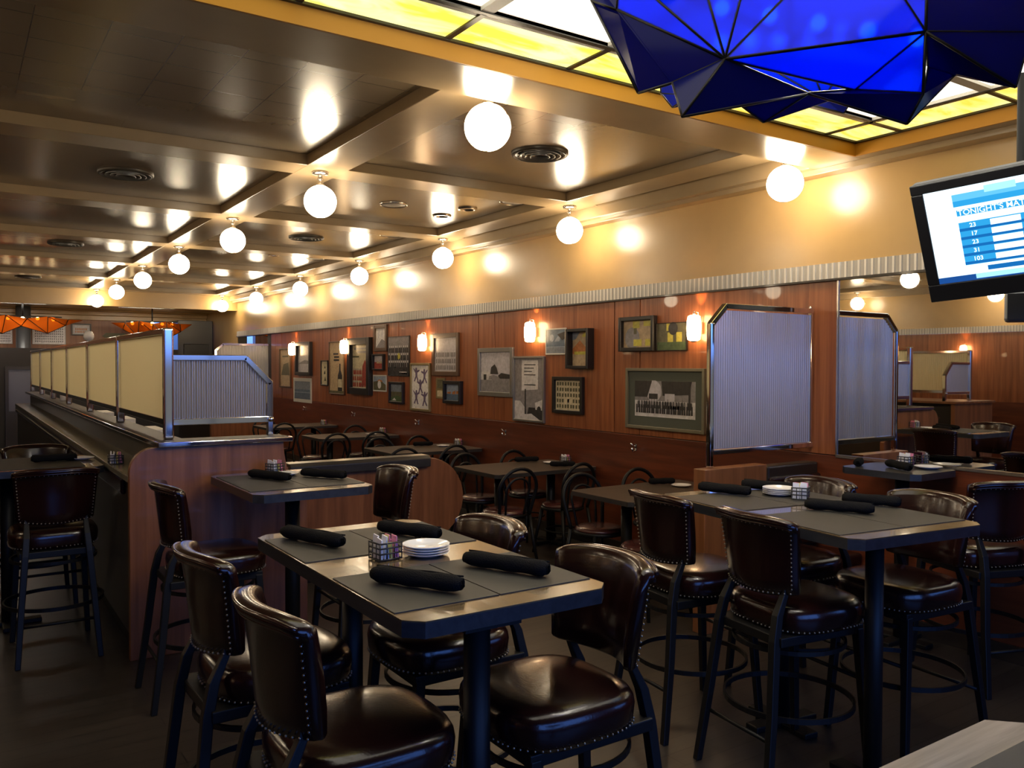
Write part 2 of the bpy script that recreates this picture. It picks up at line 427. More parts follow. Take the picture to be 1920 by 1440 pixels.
struct('trim_5', MB().box(WX-.03, WX+.02, Y0, 18.3, TB-.014, TB), 'dark_wood')
# mirror beside the wood pilaster
mz0 = 1.107
mi = MB().box(WX-.004, WX+.02, -1.9, 3.545, mz0, TB-.015)
mir = tag(mi.build('wall_mirror', 'mirror_glass'), 'large wall mirror right of the wood pilaster, reflecting the room', 'mirror')
fr = MB().box(WX-.012, WX+.02, -1.9, 3.551, mz0-.02, mz0).box(WX-.012, WX+.02, 3.541, 3.553, mz0, TB-.015)
fr.build('mirror_trim', 'satin_nickel', mir)
# left wall (only the mirror shows it)
struct('wall_left', MB().box(LX-.2, LX, Y0, Y1, 1.1, 2.33), 'panel_wood')
struct('wall_left_wainscot', MB().box(LX-.2, LX+.004, Y0, Y1, 0, 1.1), 'wainscot_wood')
struct('bulkhead_left', MB().box(LX-.2, LX+.01, Y0, Y1, 2.44, 3.3), 'soffit_tan')
struct('trim_6', fluted(Y0, 18.3, LX+.03, 1, TB, TT), ['corrugated_metal', 'flute_shade'])
# back wall with the street windows
bwx = [(-5.1, -1.3), (4.1, 5.1)]
bw = MB()
for a, b in bwx: bw.box(a, b, Y0-.2, Y0, 0, 3.3)
bw.box(-1.3, 4.1, Y0-.2, Y0, 0, .6); bw.box(-1.3, 4.1, Y0-.2, Y0, 2.9, 3.3)
struct('wall_back', bw, 'wainscot_wood')
for k, (a, b) in enumerate(((-1.3, .5), (.5, 2.3), (2.3, 4.1))):
    wf = MB(); wf.box(a, a+.06, Y0-.12, Y0-.04, 0.6, 2.9).box(b-.06, b, Y0-.12, Y0-.04, 0.6, 2.9)
    wf.box(a, b, Y0-.12, Y0-.04, 0.6, .68).box(a, b, Y0-.12, Y0-.04, 2.82, 2.9).box((a+b)/2-.02, (a+b)/2+.02, Y0-.12, Y0-.04, 0.6, 2.9)
    struct('window_%d' % (k+1), wf, 'dark_wood')
# far wall
struct('wall_far', MB().box(LX-.2, WX+.2, Y1, Y1+.2, 0, 2.05).box(LX-.2, 4.25, 20.0, 20.15, 0, 2.06), 'dark_plaster')
struct('wall_far_panelling', MB().box(LX-.2, 3.9, Y1-.02, Y1+.2, 2.05, 2.72).box(LX-.2, WX+.2, Y1+.0, Y1+.2, 2.72, 3.3), 'far_wood')
struct('trim_7', MB().box(LX, WX, Y1-.20, Y1, 2.92, 2.95).box(LX, WX, Y1-.12, Y1, 2.83, 2.92).box(LX, WX, Y1-.06, Y1, 2.72, 2.83), 'soffit_tan', bevel=.01)
struct('ceiling_drop', MB().box(LX, WX, 18.3, 18.5, 2.885, 3.3), 'soffit_tan', bevel=.004)
struct('door_1', MB().box(.86, .92, 19.94, 20.0, 0, 1.67).box(1.36, 1.42, 19.94, 20.0, 0, 1.67).box(.92, 1.36, 19.94, 20.0, 1.61, 1.67).box(.92, 1.36, 19.97, 20.0, .75, 1.61, 1).box(.92, 1.36, 19.97, 20.0, 0, .75, 0), ['dark_wood', 'grey_panel'])
for x0, x1 in ((-.4, 1.55), (2.9, 3.75)):
    tag(MB().box(x0, x1, 18.75, 19.3, 2.935, 2.9515).build('cove_light', 'cove_glow'),
        'white cove light strip in the far ceiling above the %s amber lamp' % ('left' if x0 < 1 else 'right'), 'light', 'far cove lights')

# ------------------------------------------------------------------ skylight
sk = thing('skylight', 'lit yellow and white stained glass ceiling panel above the blue lamp', 'skylight', (1.15, .85, 3.18))
def skq(name, x0, x1, y0, y1, mat, z=0.0):
    return MB().box(x0-1.15, x1-1.15, y0-.85, y1-.85, z, z+.01).build(name, mat, sk)
BW = .33; step = .68
xs = [SKX1-.01]; x = 4.56
while x > SKX0+.4: xs.append(x); x -= step
xs.append(SKX0+.01)
for i in range(len(xs)-1):
    m_ = 'sky_amber' if i < 3 else 'sky_yellow'
    skq('glass_pane', xs[i+1]+.012, xs[i]-.012, SKY1-BW, SKY1-.03, m_)
ys = []; y = SKY1-BW
while y > SKY0+.3: ys.append(y); y -= step
for i in range(len(ys)-1):
    skq('glass_pane', SKX1-.33, SKX1-.03, ys[i+1]+.012, ys[i]-.012, 'sky_amber' if i < 3 else 'sky_yellow')
WX0, WX1, WY0, WY1 = xs[-2], SKX1-.36, ys[-1], SKY1-BW-.03
skq('diffuser', SKX0+.02, WX1, SKY0+.02, WY1, 'sky_white', .015)
cm = MB()
for x in xs[1:-1]: cm.box(x-.014-1.15, x+.014-1.15, SKY1-BW-.01-.85, SKY1-.85, -.008, .012)
for yy in ys: cm.box(SKX1-.35-1.15, SKX1-1.15, yy-.014-.85, yy+.014-.85, -.008, .012)
cm.box(SKX0-1.15, SKX1-1.15, SKY1-.032-.85, SKY1-.012-.85, -.012, .012).box(SKX1-.032-1.15, SKX1-.012-1.15, SKY0-.85, SKY1-.85, -.012, .012)
cm.box(SKX0-1.15, SKX1-.34-1.15, SKY1-BW-.03-.85, SKY1-BW-.005-.85, -.008, .012).box(SKX1-.36-1.15, SKX1-.335-1.15, SKY0-.85, SKY1-BW-.85, -.008, .012)
cm.build('came', 'came_dark', sk)
mn = MB()
for x in xs[1:-1]: mn.box(x-.03-1.15, x+.03-1.15, WY0-.85, WY1-.85, -.004, .014)
for yy in ys: mn.box(WX0-1.15, WX1-1.15, yy-.03-.85, yy+.03-.85, -.003, .014)
mn.build('muntin', 'muntin_cream', sk)
MB().box(SKX0-1.15, SKX0+.05-1.15, SKY0-.85, SKY1-.85, -.002, .014).box(SKX0+.05-1.15, SKX1-1.15, SKY0-.85, SKY0+.05-.85, -.002, .014).build('frame', 'muntin_cream', sk)

# ------------------------------------------------------------------ globe lamps
def make_globe():
    t = thing('globe_lamp', 'x', 'lamp', group='ceiling globe lamps')
    MB().lathe([(0, .2245), (.062, .2245), (.066, .218), (.060, .206), (.02, .202), (0, .202)], 24).build('canopy', 'satin_nickel', t)
    MB().lathe([(0, .204), (.014, .204), (.014, .185), (.022, .178), (.022, .166), (.014, .160), (.014, .140), (.030, .132), (.034, .118), (0, .118)], 16).build('stem', 'satin_nickel', t)
    prof = [(.122*math.sin(PI*i/20), .122*math.cos(PI*i/20)) for i in range(21)]
    MB().lathe(prof, 28).build('glass_globe', 'globe_glow', t)
    a = PI/2+.55   # thin metal band where the two half shells meet
    ring = [Vector((math.cos(b)*math.cos(a)*.1225, math.cos(b)*math.sin(a)*.1225, math.sin(b)*.1225)) for b in [2*PI*k/40 for k in range(40)]]
    MB().tube(ring, .003, 6, True).build('band', 'satin_nickel', t)
    return t
g0 = make_globe(); used = False
ordn = ['nearest', 'second', 'third', 'fourth', 'fifth', 'sixth', 'farthest']
for rx, nm in ((4.732, 'beside the tan bulkhead'), (2.332, 'down the middle of the ceiling')):
    for i, y in enumerate(ROWY):
        lb = 'lit white globe lamp, %s of seven in the row %s' % (ordn[i], nm)
        if not used: g0.location = (rx, y, 2.966); g0['label'] = lb; used = True
        else: dup(g0, (rx, y, 2.966), 0, lb)
for rx, ry in ((-1.2, (4.37, 6.77, 9.17, 11.57)), (-4.75, (4.92, 7.32, 9.97, 12.4))):
    for i in range(4):
        g = dup(g0, (rx, ry[i], 2.966), 0, 'lit white globe lamp on the far side of the room, seen in the mirror', 'mirrored globe lamps')

# ------------------------------------------------------------------ ceiling fittings
def vent(x, y, lb, z=3.268, r=.21):
    t = thing('ceiling_vent', lb, 'vent', (x, y, z), 0, 'round ceiling vents')
    MB().lathe([(0, -.006), (r*.9, -.006), (r*.95, -.02), (r, -.012), (r, 0)], 32).build('base', 'vent_dark', t)
    for k in range(4):
        a = r*(.25+.19*k)
        MB().lathe([(a, -.008), (a+.018, -.030+.003*k), (a+.024, -.028+.003*k), (a+.012, -.008)], 28).build('ring', 'steel_grey', t)
vent(3.567, 4.969, 'round louvred ceiling vent near the front-most right coffer lamp')
vent(1.169, 7.37, 'round louvred vent in the second dark coffer on the left')
vent(3.568, 9.826, 'round dark vent in the third coffer between the two globe rows')
vent(1.199, 12.05, 'round dark vent in the fourth coffer on the left')
vent(1.098, 17.0, 'round dark vent in the last coffer at the far left')
def disc(name, x, y, z, r, lb, cat, kind):
    t = thing(name, lb, cat, (x, y, z), 0, kind)
    if name == 'ceiling_speaker':
        MB().lathe([(0, -.010), (r*.9, -.008), (r*.9, 0)], 28).build('grille', 'speaker_white', t)
        MB().lathe([(r*.9, -.006), (r*.93, -.013), (r, -.009), (r, 0)], 28).build('rim', 'satin_nickel', t)
    else:
        MB().lathe([(0, -.004), (r*.6, -.005), (r*.62, -.002)], 24).build('lens', 'downlight_glow' if kind == 'lit downlights' else 'chrome', t)
        MB().lathe([(r*.6, -.002), (r*.66, -.016), (r*.92, -.014), (r, 0)], 28).build('trim_ring', 'satin_nickel', t)
disc('ceiling_speaker', 3.529, 7.329, 3.268, .135, 'round white ceiling speaker in the second right coffer, nearer the middle globe row', 'speaker', 'ceiling speakers')
disc('ceiling_speaker', 4.40, 6.55, 3.268, .135, 'round white ceiling speaker in the second right coffer, next to the bulkhead row', 'speaker', 'ceiling speakers')
disc('ceiling_speaker', 4.324, 9.042, 3.268, .135, 'round white ceiling speaker in the third right coffer', 'speaker', 'ceiling speakers')
disc('ceiling_speaker', 4.369, 11.66, 3.268, .135, 'round white ceiling speaker in the fourth right coffer', 'speaker', 'ceiling speakers')
disc('ceiling_speaker', 4.36, 3.92, 3.268, .135, 'round white speaker half hidden behind the edge of the skylight surround', 'speaker', 'ceiling speakers')
disc('downlight', 3.744, 6.48, 3.268, .075, 'lit recessed downlight in the second right coffer', 'downlight', 'lit downlights')
disc('downlight', 3.732, 9.007, 3.268, .075, 'lit recessed downlight in the third right coffer', 'downlight', 'lit downlights')
disc('downlight', 3.752, 11.64, 3.268, .075, 'lit recessed downlight in the fourth right coffer', 'downlight', 'lit downlights')
disc('downlight', 4.224, 7.104, 3.268, .10, 'unlit chrome gimbal downlight in the second right coffer, the nearer of the pair', 'downlight', 'gimbal downlights')
disc('downlight', 4.197, 7.574, 3.268, .10, 'unlit chrome gimbal downlight in the second right coffer, the farther of the pair', 'downlight', 'gimbal downlights')

# ------------------------------------------------------------------ ribbed glass helpers
def ribbed(outline_top, u0, u1, z0, pitch=.022, depth=.009, mi=0):
    """vertical ribs; outline_top(u) gives the top edge. returns MB in local (u along x, z up, y depth)"""
    m = MB(); n = max(2, int((u1-u0)/pitch)*6); v = []; f = []
    for i in range(n+1):
        u = u0+(u1-u0)*i/n; d = depth*math.sin(2*PI*(u-u0)/pitch)/2
        zt = outline_top(u)
        v += [(u, d, z0), (u, d, zt)]
    for i in range(n): f.append((2*i, 2*i+2, 2*i+3, 2*i+1))
    m.add(v, f, 0, True)
    return m
# --- tall chamfered screen on the half wall by the pilaster
PY = 3.758
scr = thing('glass_screen', 'tall blue-lit ribbed glass screen in chrome frame on the half wall beside the pilaster', 'glass screen', (4.06, PY, 1.06))
W_ = 1.035
def top_r(u): return 1.045 if u > .15 else .935+(u-.02)*(.11/.13)
ribbed(lambda u: top_r(u)-.02, .03, W_-.02, .12).build('ribbed_pane', 'ribbed_glass', scr)
def rail(a, b, t, d): # bar in the local xz plane
    a = Vector((a[0], 0, a[1])); b = Vector((b[0], 0, b[1])); dr = (b-a).normalized(); nn = Vector((-dr.z, 0, dr.x))*t/2; dd = Vector((0, d/2, 0))
    v = [a-nn-dd, b-nn-dd, b+nn-dd, a+nn-dd, a-nn+dd, b-nn+dd, b+nn+dd, a+nn+dd]
    return MB().add(v, [(3,2,1,0),(4,5,6,7),(0,1,5,4),(1,2,6,5),(2,3,7,6),(3,0,4,7)])
MB().box(-.020, .020, -.022, .022, 0, .945).build('post', 'chrome', scr, bevel=.013, bseg=4)
MB().box(W_-.022, W_-.002, -.015, .015, .10, 1.06).build('wall_channel', 'chrome', scr, bevel=.003)
rail((0, .93), (.135, 1.055), .036, .04).build('chamfer_rail', 'chrome', scr, bevel=.004)
rail((.125, 1.052), (W_, 1.052), .036, .04).build('top_rail', 'chrome', scr, bevel=.004)
rail((0, .10), (W_, .10), .036, .04).build('bottom_rail', 'chrome', scr, bevel=.004)
MB().cyl(W_-.03, -.01, 1.06, 1.085, .012, 12).build('clip', 'chrome', scr)
# half wall under it, bench back
hw = MB().box(3.956, 4.55, 3.70, 3.80, 0, 1.058)
tag(hw.build('half_wall', 'bar_wood', bevel=.004), 'brown wood half wall carrying the tall glass screen', 'half wall')
bb = thing('bench', 'black padded bench back beside the half wall under the glass screen', 'bench', (4.82, 3.75, 0))
MB().box(-.27, .27, -.06, .05, .45, 1.045).build('back', 'dark_wood', bb, bevel=.015)
MB().box(-.27, .27, -.09, -.055, .48, .97).build('pad', 'leather', bb, bevel=.02)
MB().box(-.27, .27, -.42, -.06, .38, .46).build('seat', 'leather', bb, bevel=.02)
MB().box(-.27, .27, -.40, .05, 0, .38).build('base', 'dark_wood', bb)
# --- far twin screen
fs = thing('glass_screen', 'distant chamfered ribbed glass screen against the right wall at the far end', 'glass screen', (4.08, 16.1, 1.10))
ribbed(lambda u: (1.0 if u > .15 else .88+u*.8), .03, 1.0, .12, pitch=.03).build('ribbed_pane', 'ribbed_glass', fs)
MB().box(-.018, .018, -.02, .02, 0, .9).build('post', 'chrome', fs)
rail((0, .89), (.135, 1.01), .036, .04).build('chamfer_rail', 'chrome', fs)
rail((.125, 1.01), (1.02, 1.01), .036, .04).build('top_rail', 'chrome', fs)
rail((0, .10), (1.02, .10), .036, .04).build('bottom_rail', 'chrome', fs)
tag(MB().box(3.98, 5.09, 16.04, 16.16, 0, 1.10).build('half_wall', 'bar_wood'), 'dark half wall at the far end under the distant glass screen', 'half wall')
fm = tag(MB().box(WX-.006, WX+.012, 16.2, 18.2, 1.12, 2.31).build('wall_mirror', 'mirror_glass'), 'small mirror on the right wall behind the distant glass screen', 'mirror')
tag(MB().box(4.3, 5.08, 20.3, 20.95, 0, 2.75).build('cabinet', 'dark_wood', bevel=.01), 'tall dark cabinet in the far right corner', 'cabinet')
tag(MB().box(4.42, 4.98, 20.26, 20.299, 1.75, 2.2).build('screen', 'bezel', bevel=.01), 'dark glossy screen on the far cabinet', 'screen')

# ------------------------------------------------------------------ bar with glass partition
def arc(cx, cz, r, a0, a1, n=8): return [(cx+r*math.cos(a0+(a1-a0)*i/n), cz+r*math.sin(a0+(a1-a0)*i/n)) for i in range(n+1)]
bar = thing('bar_counter', 'long wood bar with chrome-edged ledge and black drink counter on the left', 'bar', (.83, 5.2, 0))
pts = [(0, .0), (0, 1.07)] + arc(.14, 1.095, .14, PI, PI/2, 8) + [(.905, 1.235), (.91, 1.16), (.925, 1.08), (.955, 1.0), (1.01, .93), (1.06, .90), (1.06, 0)]
MB().prism(pts, 'y', 0, .05).build('end_panel', 'bar_wood', bar, bevel=.004)
MB().box(.03, .07, .05, 10.8, .10, 1.03).build('front_panel', 'dark_wood', bar)
MB().box(.05, .09, .05, 10.8, 0, .10).build('kick_board', 'black_iron', bar)
MB().box(.0, .24, .05, 10.85, 1.03, 1.07).build('drink_counter', 'counter_top', bar, bevel=.006)
MB().box(.22, .25, .05, 10.85, 1.07, 1.235).build('riser', 'dark_wood', bar)
MB().box(.16, .34, -.022, 10.86, 1.240, 1.262).box(.34, .945, -.022, .24, 1.240, 1.262).build('ledge_top', 'ledge_brown', bar)
MB().box(.25, .93, .05, 10.8, .90, .94).build('worktop', 'dark_wood', bar, bevel=.004)
MB().box(.148, .16, -.034, 10.87, 1.235, 1.265).box(.148, .957, -.034, -.022, 1.235, 1.265).box(.945, .957, -.022, .25, 1.235, 1.265).build('chrome_edge', 'chrome', bar, bevel=.005, bseg=3)
MB().box(.90, .93, .05, 10.8, 0, .90).build('service_panel', 'dark_wood', bar)
nl = MB()
for i in range(95): nl.ball((-.003, 1.2+i*.10, .985), .007, 6, 4)
MB().box(.0, .03, .3, 10.8, .93, 1.03).build('padded_edge', 'leather', bar, bevel=.012)
nl.build('nailhead_trim', 'nail_brass', bar)

def partition(x, y, lb, lb2, first):
    t = thing('glass_partition', lb, 'glass partition', (x, y, 1.262), PI/2, 'bar partitions')
    # local x runs along world +Y
    n = 6; sp = 1.775
    for k in range(n+1):
        MB().box(k*sp-.026, k*sp+.026, -.03, .03, 0, .683).build('post', 'chrome', t, bevel=.014, bseg=4)
        if k < n: ribbed(lambda u: .645, k*sp+.022, (k+1)*sp-.022, .125, pitch=.03 if k < 2 else .06, depth=.006).build('ribbed_pane', 'ribbed_cream', t)
    MB().box(-.022, n*sp+.022, -.026, .026, .645, .680).build('top_rail', 'chrome', t, bevel=.004)
    MB().box(.02, n*sp, -.02, .02, .085, .125).build('bottom_rail', 'chrome', t, bevel=.004)
    e = thing('end_screen', lb2, 'glass screen', (x, y, 1.262), 0, 'bar end screens')
    def et(u): return .485 if u < .47 else .485-(u-.47)*(.165/.155)
    ribbed(lambda u: et(u), .03, .605, .125, pitch=.030, depth=.008).build('ribbed_pane', 'ribbed_glass', e)
    rail((.02, .502), (.475, .502), .036, .04).build('top_rail', 'chrome', e, bevel=.004)
    rail((.465, .506), (.632, .335), .036, .04).build('chamfer_rail', 'chrome', e, bevel=.004)
    rail((.02, .105), (.62, .105), .040, .04).build('bottom_rail', 'chrome', e, bevel=.004)
    MB().box(.607, .643, -.02, .02, 0, .345).build('post', 'chrome', e, bevel=.004)
    MB().lathe([(0, .018), (.016, .012), (.02, 0), (.016, -.012), (0, -.018)], 12, .625, -.025, .105).build('knob', 'chrome', e)
partition(1.085, 5.40, 'long cream ribbed glass partition with chrome posts along the bar', 'small chamfered ribbed glass screen on the near end of the bar', True)
# second bar across the room, only in the mirror
partition(-1.25, 5.93, 'second cream glass partition across the room, seen only in the mirror', 'second chamfered end screen across the room, seen only in the mirror', False)
b2 = thing('bar_counter', 'second wood bar across the room, seen only in the mirror', 'bar', (-1.5, 5.75, 0))
MB().box(0, .95, 0, .05, 0, 1.235).build('end_panel', 'bar_wood', b2)
MB().box(.03, .90, .05, 10.8, 0, 1.235).build('body', 'dark_wood', b2)
MB().box(-.02, .97, -.03, 10.85, 1.235, 1.262).build('ledge_top', 'bar_wood', b2)

# low divider behind the small table
dv = thing('low_divider', 'low wood divider with black rail and rounded end behind the small high table', 'divider', (1.92, 6.3, 0))
rp = [(0, .18)] + [(1.30, .18)] + arc(1.43, .575, .355, -PI/2+.25, PI/2, 14) + [(0, .93)]
MB().prism(rp, 'y', 0, .06).build('panel', 'bar_wood', dv, bevel=.004)
MB().box(.0, 1.30, .02, .10, 0, .2).build('base', 'black_iron', dv)
rl = MB(); rl.prism([(-.05, .86), (-.05, .93), (-.02, .955), (.12, .955), (.12, .86)], 'x', .22, 1.44)
rl.build('rail', 'black_laminate', dv, bevel=.006)

# things on the bar ledge
def lathe_thing(name, prof, mat, loc, lb, cat, group=None):
    return tag(MB().lathe(prof, 16).build(name, mat, loc=loc), lb, cat, group)
jar = [(0, 0), (.04, 0), (.042, .05), (.038, .09), (.0, .09)]
lathe_thing('candle_holder', jar, 'amber_solid', (1.30, 6.05, .941), 'orange glass candle holder on the bar worktop, nearer one', 'candle holder', 'candle holders')
lathe_thing('candle_holder', jar, 'amber_solid', (1.34, 6.9, .941), 'orange glass candle holder on the bar worktop, farther one', 'candle holder', 'candle holders')
for k, (yy, xx, hh) in enumerate(((7.9, 1.42, .10), (9.3, 1.40, .12), (10.8, 1.42, .11))):
    tag(MB().box(xx-.11, xx+.11, yy-.25, yy+.25, .941, 1.06+hh).build('carton', 'paper', bevel=.006),
        'white carton on the bar worktop behind the glass, %s of three' % ['nearest', 'middle', 'farthest'][k], 'carton', 'cartons on the bar')
tag(MB().box(1.42, 1.70, 6.3, 6.8, .941, 1.08).build('tray', 'p_tan', bevel=.01), 'tan tray on the bar worktop behind the corner post', 'tray')
bt = [(0, 0), (.035, 0), (.036, .14), (.03, .17), (.013, .20), (.013, .26), (0, .26)]
for k, (xx, yy) in enumerate(((1.268, 11.9), (1.268, 13.2), (1.268, 14.9))):
    lathe_thing('bottle', [(r, z*.55) for r, z in bt], 'china', (xx-.13, yy, 1.262), 'small white bottle far along the bar ledge, %s of three' % ['nearest', 'middle', 'farthest'][k], 'bottle', 'bottles on the bar')
lathe_thing('dome_lamp', [(0, .045), (.03, .04), (.045, .015), (.048, -.015), (.04, -.04), (0, -.06)], 'china', (1.085, 9.0, 2.001), 'small white dome on the top rail of the cream partition', 'dome')

# ------------------------------------------------------------------ far wall decoration
def framed(label, loc, rz, w_, h_, fw, fm, shapes, mats, depth=.03, matw=0, matm=None, group='framed pictures', name='framed_picture', fd=None):
    """root at the bottom centre of the frame on the wall; local x = viewer's right, -y = towards viewer"""
    t = thing(name, label, 'picture', loc, rz, group)
    m = MB(); hw_ = w_/2; d = depth
    m.box(-hw_, -hw_+fw, -d, 0, 0, h_).box(hw_-fw, hw_, -d, 0, 0, h_).box(-hw_+fw, hw_-fw, -d, 0, 0, fw).box(-hw_+fw, hw_-fw, -d, 0, h_-fw, h_)
    m.build('frame', fm, t, bevel=min(.004, fw*.2))
    ix, iz0, iz1 = hw_-fw, fw, h_-fw
    if matw:
        MB().box(-ix, ix, -.010, -.002, iz0, iz1).build('mat_board', matm, t)
        ix -= matw; iz0 += matw; iz1 -= matw
    y = -.012
    pm = MB(); pm.box(-ix, ix, y, -.001, iz0, iz1, 0)
    W2, H2 = 2*ix, iz1-iz0
    for k, s_ in enumerate(shapes):
        kind, mi_, args = s_[0], s_[1], s_[2]
        yy = y-.0006*(k % 8+1)
        P = lambda u, v: (-ix+u*W2, yy, iz0+v*H2)
        if kind == 'r': u0, v0, u1, v1 = args; pm.quad(P(u0, v0), P(u1, v0), P(u1, v1), P(u0, v1), mi_)
        elif kind == 'p': pm.add([P(*a) for a in args], [tuple(range(len(args)))], mi_)
        elif kind == 'c':
            u, v, r = args; asp = W2/H2
            pm.add([P(u+r*math.cos(2*PI*j/14), v+r*asp*math.sin(2*PI*j/14)) for j in range(14)], [tuple(range(14))], mi_)
    pm.build('picture', mats, t)
    return t
def rows(mi_, nx, nz, u0, v0, u1, v1, fill=.7, jit=.0):
    out = []
    for i in range(nx):
        for j in range(nz):
            cu = u0+(u1-u0)*(i+.5)/nx; cv = v0+(v1-v0)*(j+.5)/nz; a = (u1-u0)/nx*fill/2; b = (v1-v0)/nz*fill/2
            cu += random.uniform(-jit, jit); cv += random.uniform(-jit, jit)
            out.append(('r', mi_, (cu-a, cv-b, cu+a, cv+b)))
    return out
def people(mi_body, mi_head, n, nz, u0, v0, u1, v1):
    out = []
    for j in range(nz-1, -1, -1):
        for i in range(n):
            cu = u0+(u1-u0)*(i+.5+random.uniform(-.15, .15))/n; cv = v0+(v1-v0)*j/nz; h = (v1-v0)/nz; a = (u1-u0)/n*.42
            out.append(('p', mi_body, [(cu-a, cv), (cu+a, cv), (cu+a*.8, cv+h*.7), (cu-a*.8, cv+h*.7)]))
            out.append(('r', mi_head, (cu-a*.45, cv+h*.68, cu+a*.45, cv+h*.95)))
    return out
FARY = Y1-.02
for lb, x0, x1, z0, z1 in (('large white composite photo sheet on the far wall beside the grey column', 1.42, 2.07, 2.16, 2.62),
                           ('white composite photo sheet at the far left edge of the picture', .55, 1.05, 2.16, 2.60)):
    framed(lb, ((x0+x1)/2, FARY, z0), 0, x1-x0, z1-z0, .012, 'mat_white', rows(1, 14, 7, .05, .06, .95, .94, .6), ['p_white', 'p_mid'])
framed('small black framed team photo on the far wood wall', (2.38, FARY, 2.37), 0, .40, .27, .025, 'frame_black', people(1, 2, 8, 2, .1, .1, .9, .75), ['p_light', 'p_orange', 'p_tan'], matw=.02, matm='mat_white')
pl = MB().prism([(-.27, .05), (-.2, 0), (.2, 0), (.30, .06), (.2, .12), (-.2, .12)], 'y', -.03, 0)
tag(pl.build('wall_plaque', 'plaque_green', loc=(3.08, FARY, 2.32)), 'dull green fish-shaped plaque on the far wood wall', 'plaque')
tag(MB().cyl(0, 0, 0, 2.95, .14, 20).build('column', 'steel_grey', loc=(1.22, 20.4, 0)), 'grey steel column near the far wall behind the left amber lamp', 'column')

# ------------------------------------------------------------------ amber chandeliers at the far end
def amber(loc, lb, rz, sx, n=5):
    t = thing('pendant_lamp', lb, 'pendant lamp', loc, rz, 'amber glass pendant lamps')
    MB().cyl(0, 0, .06, 2.945-loc[2], .014, 10).build('rod', 'black_iron', t)
    MB().box(-sx*.55, sx*.55, -.02, .02, .05, .075).build('lamp_bar', 'black_iron', t)
    rnd = random.Random(int(sx*100))
    low = [(-sx*.62+sx*1.24*i/(n-1), (-.22 if i % 2 else .12)+rnd.uniform(-.05, .05), (-.27 if i % 2 else -.10)+rnd.uniform(-.05, .03)) for i in range(n)]
    up1 = [(x_*.92, -.42, .0+.05*(i % 2)) for i, (x_, _, _) in enumerate(low)]
    up2 = [(x_*.92, .42, .0+.05*((i+1) % 2)) for i, (x_, _, _) in enumerate(low)]
    a = MB(); e1 = MB()
    for i in range(n-1):
        for tri in ((low[i], low[i+1], up1[i]), (low[i+1], up1[i+1], up1[i]), (low[i], low[i+1], up2[i]), (low[i+1], up2[i+1], up2[i])):
            a.add(tri, [(0, 1, 2)])
            e1.tube([tri[0], tri[1]], .008, 5); e1.tube([tri[0], tri[2]], .008, 5)
    tip = (sx*.86, -.05, .02); a.add([low[-1], up1[-1], tip], [(0, 1, 2)]); a.add([low[-1], up2[-1], tip], [(0, 1, 2)])
    tip2 = (-sx*.86, -.05, .02); a.add([low[0], up1[0], tip2], [(0, 1, 2)]); a.add([low[0], up2[0], tip2], [(0, 1, 2)])
    a.build('glass_shade', 'amber_glass', t); e1.build('came', 'came_dark', t)
    for k in range(5):
        MB().ball((-sx*.42+sx*.21*k, 0, .02), .035, 10, 8).build('bulb', 'amber_bulb', t)
    return t
amber((1.12, 17.9+1.0, 2.60), 'amber faceted glass pendant lamp at the far left edge', .12, 1.25)
amber((3.62, 19.6, 2.60), 'amber faceted glass pendant lamp beyond the cream partition', -.15, .95)

# ------------------------------------------------------------------ blue stained glass lamp
V = dict(A=(1.801,1.622,2.579), B=(1.702,1.869,2.533), C=(1.729,1.754,2.536), D=(1.667,1.652,2.404), E=(2.080,1.556,2.517), F=(2.053,1.694,2.463),
 F0=(1.961,1.696,2.495), Ee=(2.263,1.613,2.546), G=(2.273,1.366,2.415), H=(2.263,1.313,2.485), I=(2.218,1.282,2.636), J=(2.425,1.144,2.487),
 K=(2.512,1.146,2.655), L=(1.649,2.025,2.849), M=(1.648,1.905,2.779), P=(2.193,1.480,2.528), Q=(2.436,1.317,2.573), R=(2.322,1.334,2.579),
 T1=(1.657,1.899,2.900), T2=(1.828,1.785,2.993), T3=(1.999,1.670,3.030), T4=(2.235,1.512,3.030), T5=(2.269,1.309,2.827), L2=(1.666,2.074,2.971), N=(2.551,1.180,2.850))
CX, CY, CZ = 2.5, 1.95, 2.40
bl = thing('chandelier', 'large cobalt blue faceted stained glass hanging lamp at top right', 'chandelier', (CX, CY, CZ))
LV = {k: Vector((x-CX, y-CY, z-CZ)) for k, (x, y, z) in V.items()}
facets = [('navy', 'L M A C B'.split()), ('navy', 'C D A'.split()), ('navy', 'A D E'.split()), ('navy', 'F0 F E'.split()), ('navy', 'F Ee E'.split()),
          ('blue', 'A M T1'.split()), ('blue', 'A T1 T2'.split()), ('blue', 'A T2 T3'.split()), ('blue', 'A T3 T4'.split()), ('blue', 'A T4 I'.split()), ('blue', 'A I P'.split()),
          ('blue', 'I H P'.split()), ('navy', 'E G H P'.split()), ('navy', 'G H R Q'.split()), ('navy', 'I T5 N K'.split()), ('navy', 'I K J'.split()), ('navy', 'I J Q R'.split()),
          ('navy', 'L L2 T1 M'.split()), ('blue', 'T4 T5 I'.split())]
came = MB()
